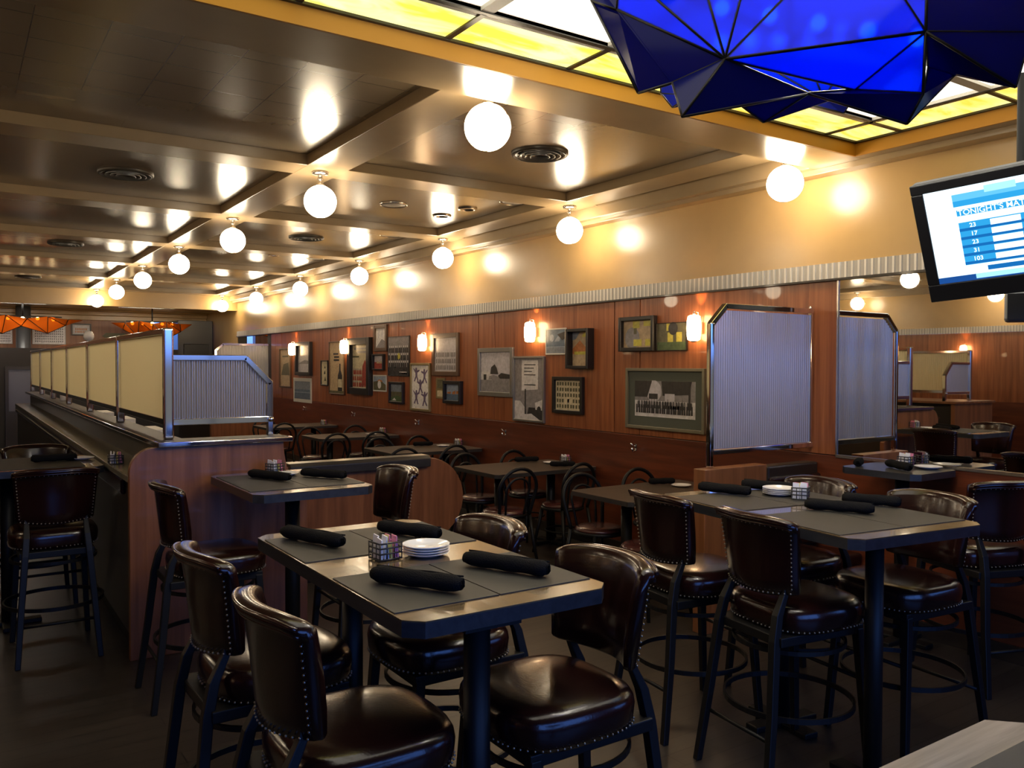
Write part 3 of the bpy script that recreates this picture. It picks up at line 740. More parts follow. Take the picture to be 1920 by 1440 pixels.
for side in (0, 1):
    for colr, ks in facets:
        ps = [LV[k].copy() for k in ks]
        if side: ps = [Vector((-p_.x*.80, -p_.y*.80, .40+.28*p_.z)) for p_ in ps]
        n = len(ps); ctr = sum(ps, Vector())/n
        nm = (ps[1]-ps[0]).cross(ps[2]-ps[0]).normalized()*.003
        v = [p_+nm for p_ in ps]+[p_-nm for p_ in ps]
        fcs = [tuple(range(n)), tuple(range(2*n-1, n-1, -1))]+[(i, n+i, n+(i+1) % n, (i+1) % n) for i in range(n)]
        MB().add(v, fcs).build('glass_pane', colr+'_glass', bl)
        for i in range(n): came.tube([ps[i], ps[(i+1) % n]], .0045, 5)
came.build('came', 'came_dark', bl)
for k in range(5):
    tt = k/4; p_ = Vector((2.06+.44*tt-CX, 1.87-.40*tt-CY, 2.87-.13*tt-CZ))
    MB().ball(p_, .024, 10, 8).build('bulb', 'bulb_glow', bl)
for k in range(5):
    tt = k/4; p_ = Vector((2.42+.3*tt-CX, 2.2-.3*tt-CY, 2.94-CZ))
    MB().ball(p_, .024, 10, 8).build('bulb', 'bulb_glow', bl)
MB().cyl(0, 0, .45, .765, .012, 10).build('rod', 'black_iron', bl)
MB().tube([(-.55, -.02, .5), (0, 0, .5), (.4, -.42, .47)], .012, 8).build('lamp_bar', 'black_iron', bl)

# ------------------------------------------------------------------ television
emat('tv_white', (.72, .90, 1.0), 1.5); emat('tv_cyan', (.03, .36, .75), 1.0); emat('tv_navy', (.015, .09, .36), .8); emat('tv_sky', (.12, .50, .85), 1.1); emat('tv_deep', (.01, .16, .50), .9); emat('tv_light', (.35, .70, 1.0), 1.2)
tn = Vector((-.878, -.26, -.402)); tu = Vector((.25, -.965, .078)); tv = Vector((-.408, -.032, .912))
tn.normalize(); tu = (tu-tn*tu.dot(tn)).normalized(); tv = tn.cross(tu)
if tv.z < 0: tv = -tv
TW, TH = .86, .502
TL = Vector((3.231, 1.928, 2.449)); ctr = TL+tu*TW/2-tv*TH/2
tvr = thing('television', 'tilted black flat screen television showing a blue scoreboard', 'television', (0, 0, 0))
# local frame: x right, z up, -y towards viewer
tvr.matrix_world = Matrix(((tu.x, -tn.x, tv.x, ctr.x), (tu.y, -tn.y, tv.y, ctr.y), (tu.z, -tn.z, tv.z, ctr.z), (0, 0, 0, 1)))
MB().box(-TW/2, TW/2, .008, .07, -TH/2, TH/2).build('body', 'bezel', tvr, bevel=.012)
sx0, sx1, sz0, sz1 = -TW/2+.045, TW/2-.045, -TH/2+.075, TH/2-.04
bz = MB().box(-TW/2, TW/2, -.006, .01, -TH/2, sz0).box(-TW/2, TW/2, -.006, .01, sz1, TH/2).box(-TW/2, sx0, -.006, .01, sz0, sz1).box(sx1, TW/2, -.006, .01, sz0, sz1)
bz.build('bezel', 'bezel', tvr, bevel=.004)
sc = MB(); SW, SH = sx1-sx0, sz1-sz0
tvm = ['tv_white', 'tv_cyan', 'tv_navy', 'tv_sky', 'tv_deep', 'tv_light']
sc.box(sx0, sx1, .0, .009, sz0, sz1, 0)
def tq(u0, v0, u1, v1, mi_, k=1):
    y_ = -.0008*k; X = lambda u: sx0+u*SW; Z = lambda v: sz1-v*SH
    sc.quad((X(u0), y_, Z(v1)), (X(u1), y_, Z(v1)), (X(u1), y_, Z(v0)), (X(u0), y_, Z(v0)), mi_)
tq(.13, .07, 1, .14, 3); tq(.13, .14, 1, .20, 1); tq(.14, .235, .56, .30, 1); tq(.14, .37, .56, .83, 1)
for k in range(5):
    v0 = .38+k*.09
    tq(.14, v0+.055, .56, v0+.085, 4, 2); tq(.285, v0, .42, v0+.06, 0, 3)
tq(.58, .235, 1, .70, 2); tq(.58, .72, 1, .80, 2); tq(.24, .86, .56, .91, 4); tq(.0, .935, 1, 1, 2); tq(.18, .935, .42, .985, 5, 2); tq(.28, .03, .42, .10, 5, 2)
sc.build('screen', tvm, tvr)
def text(s_, u, v, size, mat, parent, bold=1.0):
    cu = bpy.data.curves.new('lettering', 'FONT'); cu.body = s_; cu.size = size; cu.align_x = 'CENTER'; cu.align_y = 'CENTER'; cu.extrude = .0004; cu.offset = .0003
    cu.materials.append(MATS[mat])
    tmp = bpy.data.objects.new('lettering', cu); COL.objects.link(tmp)
    dg = bpy.context.evaluated_depsgraph_get(); me = bpy.data.meshes.new_from_object(tmp.evaluated_get(dg))
    bpy.data.objects.remove(tmp)
    if not me.materials: me.materials.append(MATS[mat])
    o = bpy.data.objects.new('lettering', me); COL.objects.link(o); o.parent = parent
    o.location = (sx0+u*SW, -.0034, sz1-v*SH); o.rotation_euler = (PI/2, 0, 0)
    return o
text("TONIGHT'S MATCHUP", .35, .268, .031, 'tv_white', tvr)
text('PISTONS LIVE', .70, .17, .030, 'tv_white', tvr)
for k, (a_, b_) in enumerate((('23', '23'), ('17', '24'), ('23', '13'), ('31', '30'), ('103', '104'))):
    text(a_, .205, .41+k*.09, .024, 'tv_white', tvr); text(b_, .50, .41+k*.09, .024, 'tv_white', tvr)
for (u_, v_, r_) in ((.66, .30, .030), (.66, .58, .030)):
    MB().lathe([(0, .001), (r_, .001), (r_, 0)], 20).build('emblem', 'tv_white', tvr).location = (sx0+u_*SW, -.003, sz1-v_*SH)
for o in tvr.children:
    if o.name.startswith('emblem'): o.rotation_euler = (PI/2, 0, 0)
pole = tag(MB().cyl(0, 0, 0, .75, .02, 12).build('mount_pole', 'black_iron', loc=(ctr.x-tn.x*.09, ctr.y-tn.y*.09, 2.345)), 'black ceiling pole holding the television', 'pole')
spk = thing('loudspeaker', 'small dark grey speaker hanging on a black ceiling pole behind the television', 'speaker', (4.16, 1.93, 1.93), -1.1)
MB().box(-.06, .06, -.06, .06, 0, .14).build('body', 'steel_grey', spk, bevel=.015)
MB().box(-.05, .05, -.066, -.058, .01, .13).build('grille', 'bezel', spk)
MB().cyl(0, .0, .14, 3.088-1.93, .022, 12).build('pole', 'black_iron', spk)

# ------------------------------------------------------------------ wall sconces, hooks, pictures
def make_sconce():
    t = thing('wall_sconce', 'x', 'wall lamp', (0, 0, 0), -PI/2, 'wall sconces')
    prof = [(.030, -.105), (.050, -.095), (.058, -.05), (.060, 0), (.058, .05), (.050, .095), (.030, .105)]
    MB().lathe([(0, -.105)]+prof+[(0, .105)], 20, 0, -.085, 0).build('glass_shade', 'sconce_glow', t)
    MB().lathe([(0, .125), (.008, .122), (.010, .112), (0, .110)], 12, 0, -.085, 0).lathe([(0, -.118), (.020, -.115), (.030, -.104), (0, -.103)], 16, 0, -.085, 0).build('cap', 'chrome', t)
    ld = bpy.data.lights.new('bulb_uplight', 'SPOT'); ld.energy = 7.0; ld.color = (1.0, .45, .14); ld.spot_size = 1.0; ld.spot_blend = .7; ld.shadow_soft_size = .02
    lo = bpy.data.objects.new('bulb_uplight', ld); COL.objects.link(lo); lo.parent = t
    lo.location = (0, -.05, .14); lo.rotation_euler = (PI-.22, 0, 0)      # light escaping from the open top of the shade
    MB().box(-.025, .025, -.03, 0, -.05, .05).build('wall_plate', 'chrome', t, bevel=.004)
    MB().tube([(0, -.02, 0), (0, -.035, .13), (0, -.085, .135), (0, -.085, .115)], .006, 8).build('bracket', 'chrome', t)
    return t
s0 = make_sconce()
SC = [(4.824, 2.03, 'lit glass wall sconce beside the tall glass screen'), (7.156, 2.07, 'lit glass wall sconce above the street sign photo'), (9.574, 2.01, 'lit glass wall sconce left of the framed footballers photo'),
      (12.18, 2.0, 'lit glass wall sconce over the bottle poster'), (14.575, 2.0, 'lit glass wall sconce, farthest along the right wall')]
for k, (y, z, lb) in enumerate(SC):
    if k == 0: s0.location = (WX, y, z); s0['label'] = lb
    else: dup(s0, (WX, y, z), -PI/2, lb)
for y in (2.2, 5.0, 8.0): dup(s0, (LX, y, 2.0), PI/2, 'lit wall sconce on the opposite wall, seen only in the mirror', 'mirrored sconces')
def make_hook():
    t = thing('coat_hook', 'x', 'hook', (0, 0, 0), -PI/2, 'chrome coat hooks')
    MB().box(-.012, .012, -.006, 0, -.03, .03).build('plate', 'chrome', t, bevel=.003)
    MB().tube([(0, -.004, -.01), (.01, -.03, -.035), (.02, -.055, -.03), (.022, -.065, .0)], [.006, .006, .006, .009], 8).tube([(0, -.004, .01), (-.012, -.03, .02), (-.02, -.045, .04)], [.005, .005, .008], 8).build('hook', 'chrome', t)
    return t
h0 = make_hook()
HK = [(5.60, .985), (7.73, .975), (9.82, .965), (11.935, .965), (14.06, .96)]
for k, (y, z) in enumerate(HK):
    lb = 'small chrome coat hook on the wainscot, %s of the five from the camera' % ['first', 'second', 'third', 'fourth', 'fifth'][k]
    if k == 0: h0.location = (WX-.004, y, z); h0['label'] = lb
    else: dup(h0, (WX-.004, y, z), -PI/2, lb)
def wp(lb, ya, yb, z0, z1, fw, fm, shapes, mats, depth=.03, matw=0, matm=None):
    return framed(lb, (WX, (ya+yb)/2, z0), -PI/2, abs(yb-ya), z1-z0, fw, fm, shapes, mats, depth, matw, matm)
wp('black and white photo of a house and car in a deep silver frame', 7.57, 8.30, 1.37, 1.92, .05, 'frame_silver',
   [('r', 1, (0, 0, 1, .36)), ('p', 2, [(.0, .3), (.38, .3), (.38, .46), (.25, .52), (.0, .5)]), ('r', 3, (.1, .3, .2, .44)), ('p', 3, [(.33, .45), (.36, .62), (.48, .70), (.55, .6), (.6, .45)]),
    ('p', 3, [(.6, .42), (.7, .48), (1, .44), (1, .34), (.6, .34)]), ('p', 1, [(.28, .31), (.3, .40), (.45, .43), (.62, .38), (.68, .31)])], ['p_sky', 'p_mid', 'p_light', 'p_dark'])
wp('tall black and white photo of a street sign board over two cars', 6.985, 7.565, 1.12, 1.82, .025, 'frame_silver',
   [('r', 1, (0, 0, 1, .62)), ('r', 0, (.0, .62, .2, 1)), ('p', 2, [(.25, .47), (.82, .50), (.82, .97), (.25, .97)]), ('r', 3, (.36, .0, .40, .5))]
   + [('r', 3, (.34, .89-.055*k, .74-.06*(k % 3), .905-.055*k)) for k in range(7)]
   + [('p', 2, [(0, 0), (0, .3), (.2, .3), (.36, .2), (.42, .02)]), ('p', 3, [(.42, 0), (.5, .2), (1, .2), (1, 0)]), ('p', 2, [(.74, .17), (.72, .28), (1, .34), (1, .16)]), ('c', 3, (.86, .17, .07)), ('p', 2, [(.08, .06), (.6, .1), (.9, 0), (.08, 0)])],
   ['p_mid', 'p_mid', 'p_light', 'p_dark'])
wp('small white bordered blue photo with a bright lamp glare', 6.63, 6.975, 1.83, 2.10, .014, 'mat_white',
   [('r', 1, (0, .25, 1, 1)), ('c', 2, (.3, .65, .12)), ('p', 2, [(.45, .5), (.6, .7), (.8, .75), (.7, .5)]), ('r', 2, (0, .26, 1, .29)), ('p', 3, [(.6, .8), (1, .9), (1, .6), (.85, .55)])], ['p_bluegrey', 'p_blue', 'p_skyblue', 'p_dark'], depth=.015)
wp('deep black shadow box with a tan and yellow picture', 6.20, 6.55, 1.69, 2.08, .03, 'frame_black',
   [('p', 1, [(.0, .5), (.4, .75), (.7, .55), (1, .6), (1, .35), (0, .35)]), ('r', 2, (.1, .33, 1, .42)), ('p', 2, [(.5, .85), (.6, .97), (.9, .97), (.95, .85)]), ('p', 3, [(0, .75), (0, 1), (.4, 1), (.2, .8)])], ['p_tan', 'p_orange', 'p_yellow', 'p_bluegrey'], depth=.085)
wp('black framed cream sheet with rows of small oval portraits', 6.34, 6.83, 1.24, 1.61, .035, 'frame_black',
   rows(1, 9, 5, .03, .03, .97, .97, .62, .006) + [('r', 0, (.34, .2, .72, .42))], ['p_cream', 'p_olive'], depth=.04)
wp('wide old group photo with green mat in a grey-gold frame', 4.76, 5.72, 1.16, 1.70, .028, 'frame_greygold',
   [('r', 1, (0, .45, 1, 1)), ('c', 2, (.33, .72, .13)), ('p', 3, [(0, .55), (0, 1), (.3, 1), (.22, .55)]), ('p', 3, [(.48, .6), (.46, 1), (.95, 1), (.9, .65)]), ('r', 3, (.25, .5, .40, .65)), ('r', 2, (.52, .45, .68, .66)), ('r', 3, (.9, .3, .93, 1))]
   + people(3, 1, 20, 1, .06, .24, .95, .52) + people(3, 1, 26, 1, .03, .10, .97, .44), ['p_light', 'p_mid', 'p_sky', 'p_dark'], matw=.085, matm='mat_green')
wp('black framed picture with yellow lamp shapes, upper left of the group photo', 5.34, 5.80, 1.85, 2.16, .035, 'frame_black',
   [('c', 3, (.3, .35, .25)), ('r', 1, (.32, .72, .55, .98)), ('r', 1, (.68, .78, .95, .98)), ('r', 1, (.35, .05, .62, .3)), ('r', 1, (.74, .05, .98, .3)), ('r', 2, (.36, .5, .46, .72))], ['p_tan', 'p_yellow', 'p_olive', 'p_mid'], depth=.05)
wp('frameless dark picture with yellow lamp shapes next to the nearest sconce', 4.97, 5.33, 1.85, 2.09, .006, 'frame_black',
   [('r', 2, (0, 0, 1, .3)), ('r', 1, (.32, .72, .62, 1)), ('r', 1, (.36, .3, .55, .66)), ('r', 1, (.66, .3, .85, .66)), ('c', 3, (.55, .8, .16))], ['p_olive', 'p_yellow', 'p_green', 'p_dark'], depth=.02)
wp('brown framed photo of three rows of uniformed players', 8.75, 9.42, 1.59, 2.12, .055, 'frame_brown', people(1, 2, 11, 3, .06, .05, .94, .62), ['p_sky', 'p_mid', 'p_light', 'p_dark'])
wp('tall white sheet of five sketched grey acrobats', 9.48, 10.04, 1.12, 1.75, .03, 'frame_gold',
   [('p', 1, [(cx_+sg*a_, cz_+b_) for a_, b_ in ((-.03, .10), (-.16, .17), (-.17, .14), (-.06, .05), (-.05, -.02), (-.15, -.14), (-.09, -.15), (.0, -.05), (.07, -.16), (.13, -.15), (.05, -.01), (.06, .06), (.19, .10), (.18, .13), (.03, .11))]) for cx_, cz_, sg in ((.27, .77, 1), (.73, .74, -1), (.5, .50, -1), (.27, .25, 1), (.74, .22, -1))] + [('c', 1, (cx_, cz_+.135, .05)) for cx_, cz_ in ((.27, .77), (.73, .74), (.5, .50), (.27, .25), (.74, .22))], ['p_white', 'p_purple'])
wp('narrow brass plaque with a pale yellow card', 9.11, 9.34, 1.30, 1.56, .008, 'frame_gold', [('r', 1, (.15, .08, .85, .38)), ('r', 2, (.15, .5, .85, .95))], ['frame_gold', 'p_cream', 'p_olive'], depth=.012)
wp('small black framed photo of orange boats on water', 8.67, 9.10, 1.25, 1.53, .04, 'frame_black', [('r', 1, (0, 0, 1, .38)), ('p', 2, [(.05, .4), (.3, .4), (.32, .52), (.05, .5)]), ('p', 2, [(.4, .38), (.62, .38), (.62, .6), (.42, .52)]), ('p', 2, [(.66, .4), (.98, .42), (.98, .6), (.7, .58)])], ['p_skyblue', 'p_blue', 'p_orange'], depth=.05)
wp('black and white crowd poster with a yellow spot', 10.08, 10.74, 1.57, 2.12, .008, 'frame_black', [('r', 1, (0, 0, 1, .22)), ('r', 0, (.0, .8, 1, 1))] + people(1, 2, 10, 3, .02, .2, .98, .78) + [('c', 3, (.52, .5, .07)), ('r', 2, (.55, .08, .9, .1)), ('r', 2, (.6, .04, .9, .06))], ['p_mid', 'p_dark', 'p_light', 'p_yellow'], depth=.02)
wp('brown framed light print right under the metal trim', 10.77, 11.20, 1.92, 2.30, .05, 'frame_brown', [('p', 1, [(0, 0), (.6, .45), (1, .3), (1, 0)]), ('p', 2, [(.2, .5), (.3, 1), (.4, 1), (.35, .5)]), ('r', 2, (.6, .5, .7, .95))], ['p_light', 'p_mid', 'p_sky'])
wp('small dark framed reddish battle scene', 10.85, 11.22, 1.65, 1.88, .02, 'frame_black', [('r', 1, (0, 0, 1, .5)), ('p', 2, [(.2, .4), (.35, .6), (.5, .45), (.7, .6), (.8, .4)])], ['p_sky', 'p_red', 'p_tan'], depth=.05)
wp('small white bordered coastal photo with an orange roof', 10.80, 11.26, 1.34, 1.58, .02, 'mat_white', [('p', 1, [(0, 0), (0, .6), (.6, .7), (1, .4), (1, 0)]), ('p', 2, [(.3, .65), (.5, .78), (.75, .68), (.7, .6)]), ('c', 3, (.5, .4, .14))], ['p_skyblue', 'p_olive', 'p_orange', 'p_light'], depth=.012)
wp('small dark framed dim landscape below the crowd poster', 10.24, 10.68, 1.19, 1.49, .03, 'frame_black', [('r', 1, (0, .55, 1, 1)), ('p', 2, [(0, .2), (.5, .35), (1, .2), (1, 0), (0, 0)]), ('p', 3, [(.1, .05), (.3, .2), (.45, .05)])], ['p_olive', 'p_bluegrey', 'p_green', 'p_light'], depth=.04)
wp('large deep black frame with a red and cream crowd poster', 11.28, 12.10, 1.28, 2.13, .10, 'frame_black', [('r', 0, (.0, .6, 1, 1)), ('r', 3, (.1, .88, .9, .93)), ('r', 3, (.3, .80, .9, .86)), ('r', 2, (.0, .70, .4, .74)), ('p', 1, [(.55, .05), (.6, .5), (.75, .65), (.9, .5), (.98, .05)])] + people(1, 3, 8, 3, .02, .02, .9, .45), ['p_cream', 'p_red', 'p_olive', 'p_mid'], depth=.07)
wp('tan poster with a dark bottle in a thin frame', 12.31, 12.95, 1.25, 2.10, .018, 'frame_brown', [('p', 1, [(.55, .03), (.85, .03), (.85, .35), (.75, .45), (.74, .58), (.66, .58), (.65, .45), (.55, .35)]), ('r', 2, (.57, .12, .83, .28)), ('r', 1, (.25, .76, .6, .79)), ('r', 1, (.3, .70, .65, .73)), ('r', 1, (.28, .64, .65, .67)), ('r', 3, (.0, 0, 1, .05))], ['p_tan', 'p_dark', 'p_cream', 'p_olive'])
wp('narrow cream print with small dark figures', 13.0, 13.32, 1.38, 1.80, .02, 'frame_black', [('p', 1, [(.4, .7), (.5, .85), (.65, .7)]), ('p', 1, [(.35, .45), (.5, .62), (.6, .45)]), ('p', 2, [(.4, .15), (.55, .35), (.75, .15)])], ['p_cream', 'p_dark', 'p_olive'])
wp('black framed pale grey print beside the farthest sconce', 13.75, 14.50, 1.54, 2.12, .06, 'frame_black', [('r', 1, (0, 0, 1, .4)), ('p', 2, [(0, .3), (.5, .45), (1, .4), (1, .3)])], ['p_light', 'p_sky', 'p_mid'], depth=.06)
wp('white bordered dark blue seascape', 13.79, 14.70, 1.06, 1.49, .06, 'mat_white', [('r', 1, (0, .55, 1, 1)), ('r', 2, (0, .36, 1, .40))], ['p_blue', 'p_bluegrey', 'p_skyblue'], depth=.012)
wp('tall faded tan map print, farthest on the right wall', 14.82, 15.44, 1.30, 2.03, .03, 'frame_brown', [('p', 1, [(.1, .3), (.3, .6), (.8, .65), (.9, .3)]), ('r', 1, (.2, .8, .8, .84))], ['p_tan', 'p_olive'])

# ------------------------------------------------------------------ bar stools
def superell(a, b, n, z, cx=0, cy=0, e=3.2):
    out = []
    for k in range(n):
        t = 2*PI*k/n; c_, s_ = math.cos(t), math.sin(t)
        out.append((cx+a*math.copysign(abs(c_)**(2/e), c_), cy+b*math.copysign(abs(s_)**(2/e), s_), z))
    return out
def make_stool():
    t = thing('bar_stool', 'x', 'bar stool', group='leather bar stools')
    L = [(.636, .90), (.640, .955), (.66, .985), (.70, 1.0), (.722, .985), (.738, .945), (.748, .86), (.754, .72), (.758, .5), (.760, .22)]
    seat = MB().loft([superell(.240*s_, .240*s_, 44, z, 0, .018) for z, s_ in L]).build('seat', 'leather', t)
    nb = MB()
    P = superell(.237, .237, 400, .650, 0, .018)
    acc = 0; last = Vector(P[0]); 
    for p_ in P[1:]:
        p_ = Vector(p_); acc += (p_-last).length; last = p_
        if acc > .019: acc = 0; nb.ball(p_*1.0, .0040, 6, 4)
    nb.build('nailhead_trim', 'nail_brass', seat)
    # curved back
    NU = 21; rings = []; backpts = []
    def frame(u, h):          # u -1..1, h height 0..1 -> centre point & forward normal
        z = .785+.015*u*u*(1-h)+h*(.335-.022*abs(u)**4)
        y = -.235-.035*h+.075*u*u
        x = u*(.196+.026*h)
        nrm = Vector((-.38*u, 1, .06)).normalized()
        return Vector((x, y, z)), nrm
    prof = [(0, .012), (.03, .026), (.25, .036), (.5, .036), (.75, .030), (.90, .024), (.965, .020), (.99, .008), (1.0, -.012), (.985, -.032), (.95, -.042), (.915, -.038), (.895, -.024), (.86, -.018), (.5, -.016), (.2, -.016), (.02, -.014), (-.005, -.002)]
    for i in range(NU):
        u = -1+2*i/(NU-1); k = 1.0 if abs(u) < .93 else .62
        ring = []
        for h, d in prof:
            c_, n_ = frame(u, h if k == 1 else .5+(h-.5)*.975); ring.append(tuple(c_+n_*d*k))
        rings.append(ring)
    back = MB().loft(rings).build('backrest', 'leather', t)
    nb = MB(); pp = MB()
    path = [(u_/20, .875) for u_ in range(-18, 19)] + [(.92, .875-.02*k) for k in range(1, 42)] + [(u_/20, .035) for u_ in range(18, -19, -1)] + [(-.92, .035+.02*k) for k in range(1, 42)]
    acc = 1
    for j, (u, h) in enumerate(path):
        c_, n_ = frame(u, h); q_ = c_-n_*.0185
        if j: acc += (q_-last).length
        last = q_
        if acc > .0155: acc = 0; nb.ball(q_, .0038, 6, 4)
    nb.build('nailhead_trim', 'nail_brass', back)
    for hh, dd in ((.905, -.031), (.975, -.037)):
        pp.tube([frame(-.96+1.92*k/24, hh)[0]+frame(-.96+1.92*k/24, hh)[1]*dd for k in range(25)], .006, 8)
    pp.build('piping', 'leather_piping', back)
    for sx in (-1, 1):
        lg = MB(); rr = [((sx*.212, -.335, 0), .030), ((sx*.188, -.29, .33), .034), ((sx*.165, -.258, .62), .036), ((sx*.157, -.236, .72), .034), ((sx*.153, -.196, .80), .026), ((sx*.153, -.190, .86), .016)]
        lg.loft([[(c_[0]-w_/2, c_[1]-w_/2, c_[2]), (c_[0]+w_/2, c_[1]-w_/2, c_[2]), (c_[0]+w_/2, c_[1]+w_/2, c_[2]), (c_[0]-w_/2, c_[1]+w_/2, c_[2])] for c_, w_ in rr], smooth=False)
        lg.build('leg', 'black_iron', t, bevel=.004)
        MB().bar((sx*.21, .235, 0), (sx*.18, .19, .62), .030, .030, 0, .036, .036).build('leg', 'black_iron', t, bevel=.004)
    MB().box(-.195, .195, -.25, .21, .598, .637).build('seat_frame', 'black_iron', t, bevel=.004)
    n = 40
    def flat_ring(r, z, h, th, cy):
        m = MB(); v = []; f_ = []
        for k in range(n):
            a = 2*PI*k/n
            for rr_, zz in ((r, z-h/2), (r+th, z-h/2), (r+th, z+h/2), (r, z+h/2)): v.append((rr_*math.cos(a), cy+rr_*math.sin(a), zz))
        for k in range(n):
            k2 = (k+1) % n
            for j in range(4): f_.append((k*4+j, k2*4+j, k2*4+(j+1) % 4, k*4+(j+1) % 4))
        return m.add(v, f_)
    flat_ring(.262, .30, .022, .010, -.02).build('foot_ring', 'black_iron', t)
    flat_ring(.225, .56, .018, .010, -.02).build('upper_ring', 'black_iron', t)
    MB().tube([(-.198, -.29, .22), (.198, -.29, .22)], .009, 8).build('stretcher', 'black_iron', t)
    MB().tube([(-.195, .208, .40), (.195, .208, .40)], .009, 8).build('stretcher', 'black_iron', t)
    return t
st0 = make_stool()
H = PI/2
STOOLS = [(.90, 2.13, -H, 'dark red leather bar stool at the front left of the near table, back to camera'),
 (.90, 2.85, -H+.03, 'dark red leather bar stool second along the left side of the near table'),
 (1.525, 2.06, H, 'dark red leather bar stool front right of the near table, seat fully visible'),
 (1.53, 2.76, H, 'dark red leather bar stool at the rear right of the near table'),
 (1.13, 4.55, -H, 'dark red leather bar stool against the wood end of the bar'),
 (1.97, 4.49, H, 'dark red leather bar stool right of the small high table, before the rounded divider'),
 (.49, 5.74, 0, 'dark leather bar stool at the far left, nailhead back squarely to camera'),
 (.50, 6.92, PI, 'dark leather bar stool on the far side of the left table'),
 (3.02, 2.89, -H-.13, 'dark red leather bar stool at the rear left of the right-hand high table'),
 (2.99, 2.29, -H-.13, 'dark red leather bar stool at the front left of the right-hand high table'),
 (3.66, 2.82, H-.10, 'dark red leather bar stool at the rear right of the right-hand high table'),
 (3.67, 2.21, H-.10, 'dark red leather bar stool at the front right of the right-hand high table'),
 (4.74, 2.42, -.35, 'dark red leather bar stool at the right edge, facing the mirror table')]
for k, (x, y, rz, lb) in enumerate(STOOLS):
    if k == 0: st0.location = (x, y, 0); st0.rotation_euler = (0, 0, rz); st0['label'] = lb
    else: dup(st0, (x, y, 0), rz, lb)

# ------------------------------------------------------------------ tables
def chamf(w_, l_, ch): return [(-w_/2+ch, -l_/2), (w_/2-ch, -l_/2), (w_/2, -l_/2+ch), (w_/2, l_/2-ch), (w_/2-ch, l_/2), (-w_/2+ch, l_/2), (-w_/2, l_/2-ch), (-w_/2, -l_/2+ch)]
def table(name, lb, x, y, z, w_, l_, rz, cols, th=.045, ch=.045, top='oak_top', edge='oak_edge', colr=.042, group='tables', ba=.19):
    t = thing(name, lb, 'table', (x, y, 0), rz, group)
    MB().prism(chamf(w_, l_, ch), 'z', z-.004, z).build('tabletop', top, t)
    MB().prism(chamf(w_, l_, ch), 'z', z-th, z-.004).build('table_edge', edge, t)
    for cx, cy in cols:
        MB().cyl(cx, cy, .02, z-th-.02, colr, 20).build('column', 'black_iron', t)
        MB().box(cx-.09, cx+.09, cy-.09, cy+.09, z-th-.02, z-th).build('mounting_plate', 'black_iron', t)
        MB().box(cx-ba, cx+ba, cy-.04, cy+.04, .001, .03).box(cx-.04, cx+.04, cy-ba, cy+ba, .001, .0295).build('base', 'black_iron', t, bevel=.006)
    return t
table('high_table', 'high dark-edged oak table with four black placemats in the foreground', 1.276, 2.514, 1.07, .67, 1.30, 0, [(-.064, -.53), (-.064, .35)], colr=.038)
table('high_table', 'high dark-edged oak table on the right with plates and napkin rolls', 3.25, 2.42, 1.07, .755, 1.24, -.13, [(-.078, -.448), (.02, .158)], colr=.036)
table('high_table', 'small high table against the wood end of the bar', 1.585, 4.66, 1.06, .66, .92, 0, [(.02, 0)], ba=.13)
table('high_table', 'high table at the left edge beside the bar counter', .28, 6.38, 1.06, 1.06, .80, 0, [(0, 0)])
table('mirror_table', 'small dark high table pushed against the wall mirror', 4.86, 2.95, 1.09, .46, .52, 0, [(.05, 0)], th=.04, top='black_laminate')
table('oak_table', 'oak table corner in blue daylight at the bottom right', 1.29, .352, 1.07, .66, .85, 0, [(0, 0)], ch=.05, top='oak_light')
DT = [(4.37, 5.07, 'dark dining table on the wall nearest the half wall'), (6.11, 6.88, 'dark dining table under the street sign photo'), (8.17, 8.98, 'dark dining table below the house photo, second from near'),
      (10.33, 11.07, 'dark dining table below the acrobat sheet, third along the wall'), (12.55, 13.3, 'dark dining table farthest along the right wall')]
for y0, y1, lb in DT:
    table('dining_table', lb, 4.505, (y0+y1)/2, .76, 1.15, y1-y0, 0, [(-.3, 0), (.3, 0)], th=.035, ch=.03, top='dining_top', edge='black_laminate', group='dining tables')

def mats_on(x, y, z, rz, spots, lbs, w_, l_):
    for (dx, dy), lb in zip(spots, lbs):
        c_, s_ = math.cos(rz), math.sin(rz)
        o = MB().box(-w_/2, w_/2, -l_/2, l_/2, 0, .0025).build('placemat', 'placemat', loc=(x+dx*c_-dy*s_, y+dx*s_+dy*c_, z+.0005))
        o.rotation_euler = (0, 0, rz); tag(o, lb, 'placemat', 'black placemats')
mats_on(1.276, 2.514, 1.07, 0, [(-.165, -.335), (.165, -.335), (-.165, .33), (.165, .33)],
        ['black placemat on the near table, front left', 'black placemat on the near table, front right', 'black placemat on the near table, rear left', 'black placemat on the near table, rear right'], .325, .43)
mats_on(3.25, 2.42, 1.07, -.13, [(-.185, -.30), (.185, -.30), (-.185, .28), (.185, .28)],
        ['black placemat on the right high table, front left', 'black placemat on the right high table, front right', 'black placemat on the right high table, rear left', 'black placemat on the right high table, rear right'], .365, .46)
mats_on(1.585, 4.66, 1.06, 0, [(-.16, .0), (.16, .0)], ['black placemat on the small high table, left one', 'black placemat on the small high table, right one'], .315, .68)
mats_on(.28, 6.38, 1.06, 0, [(.17, -.0)], ['black placemat on the left high table'], .5, .72)
mats_on(1.29, .352, 1.07, 0, [(.06, -.06)], ['dark placemat on the oak table at the bottom right'], .50, .80)

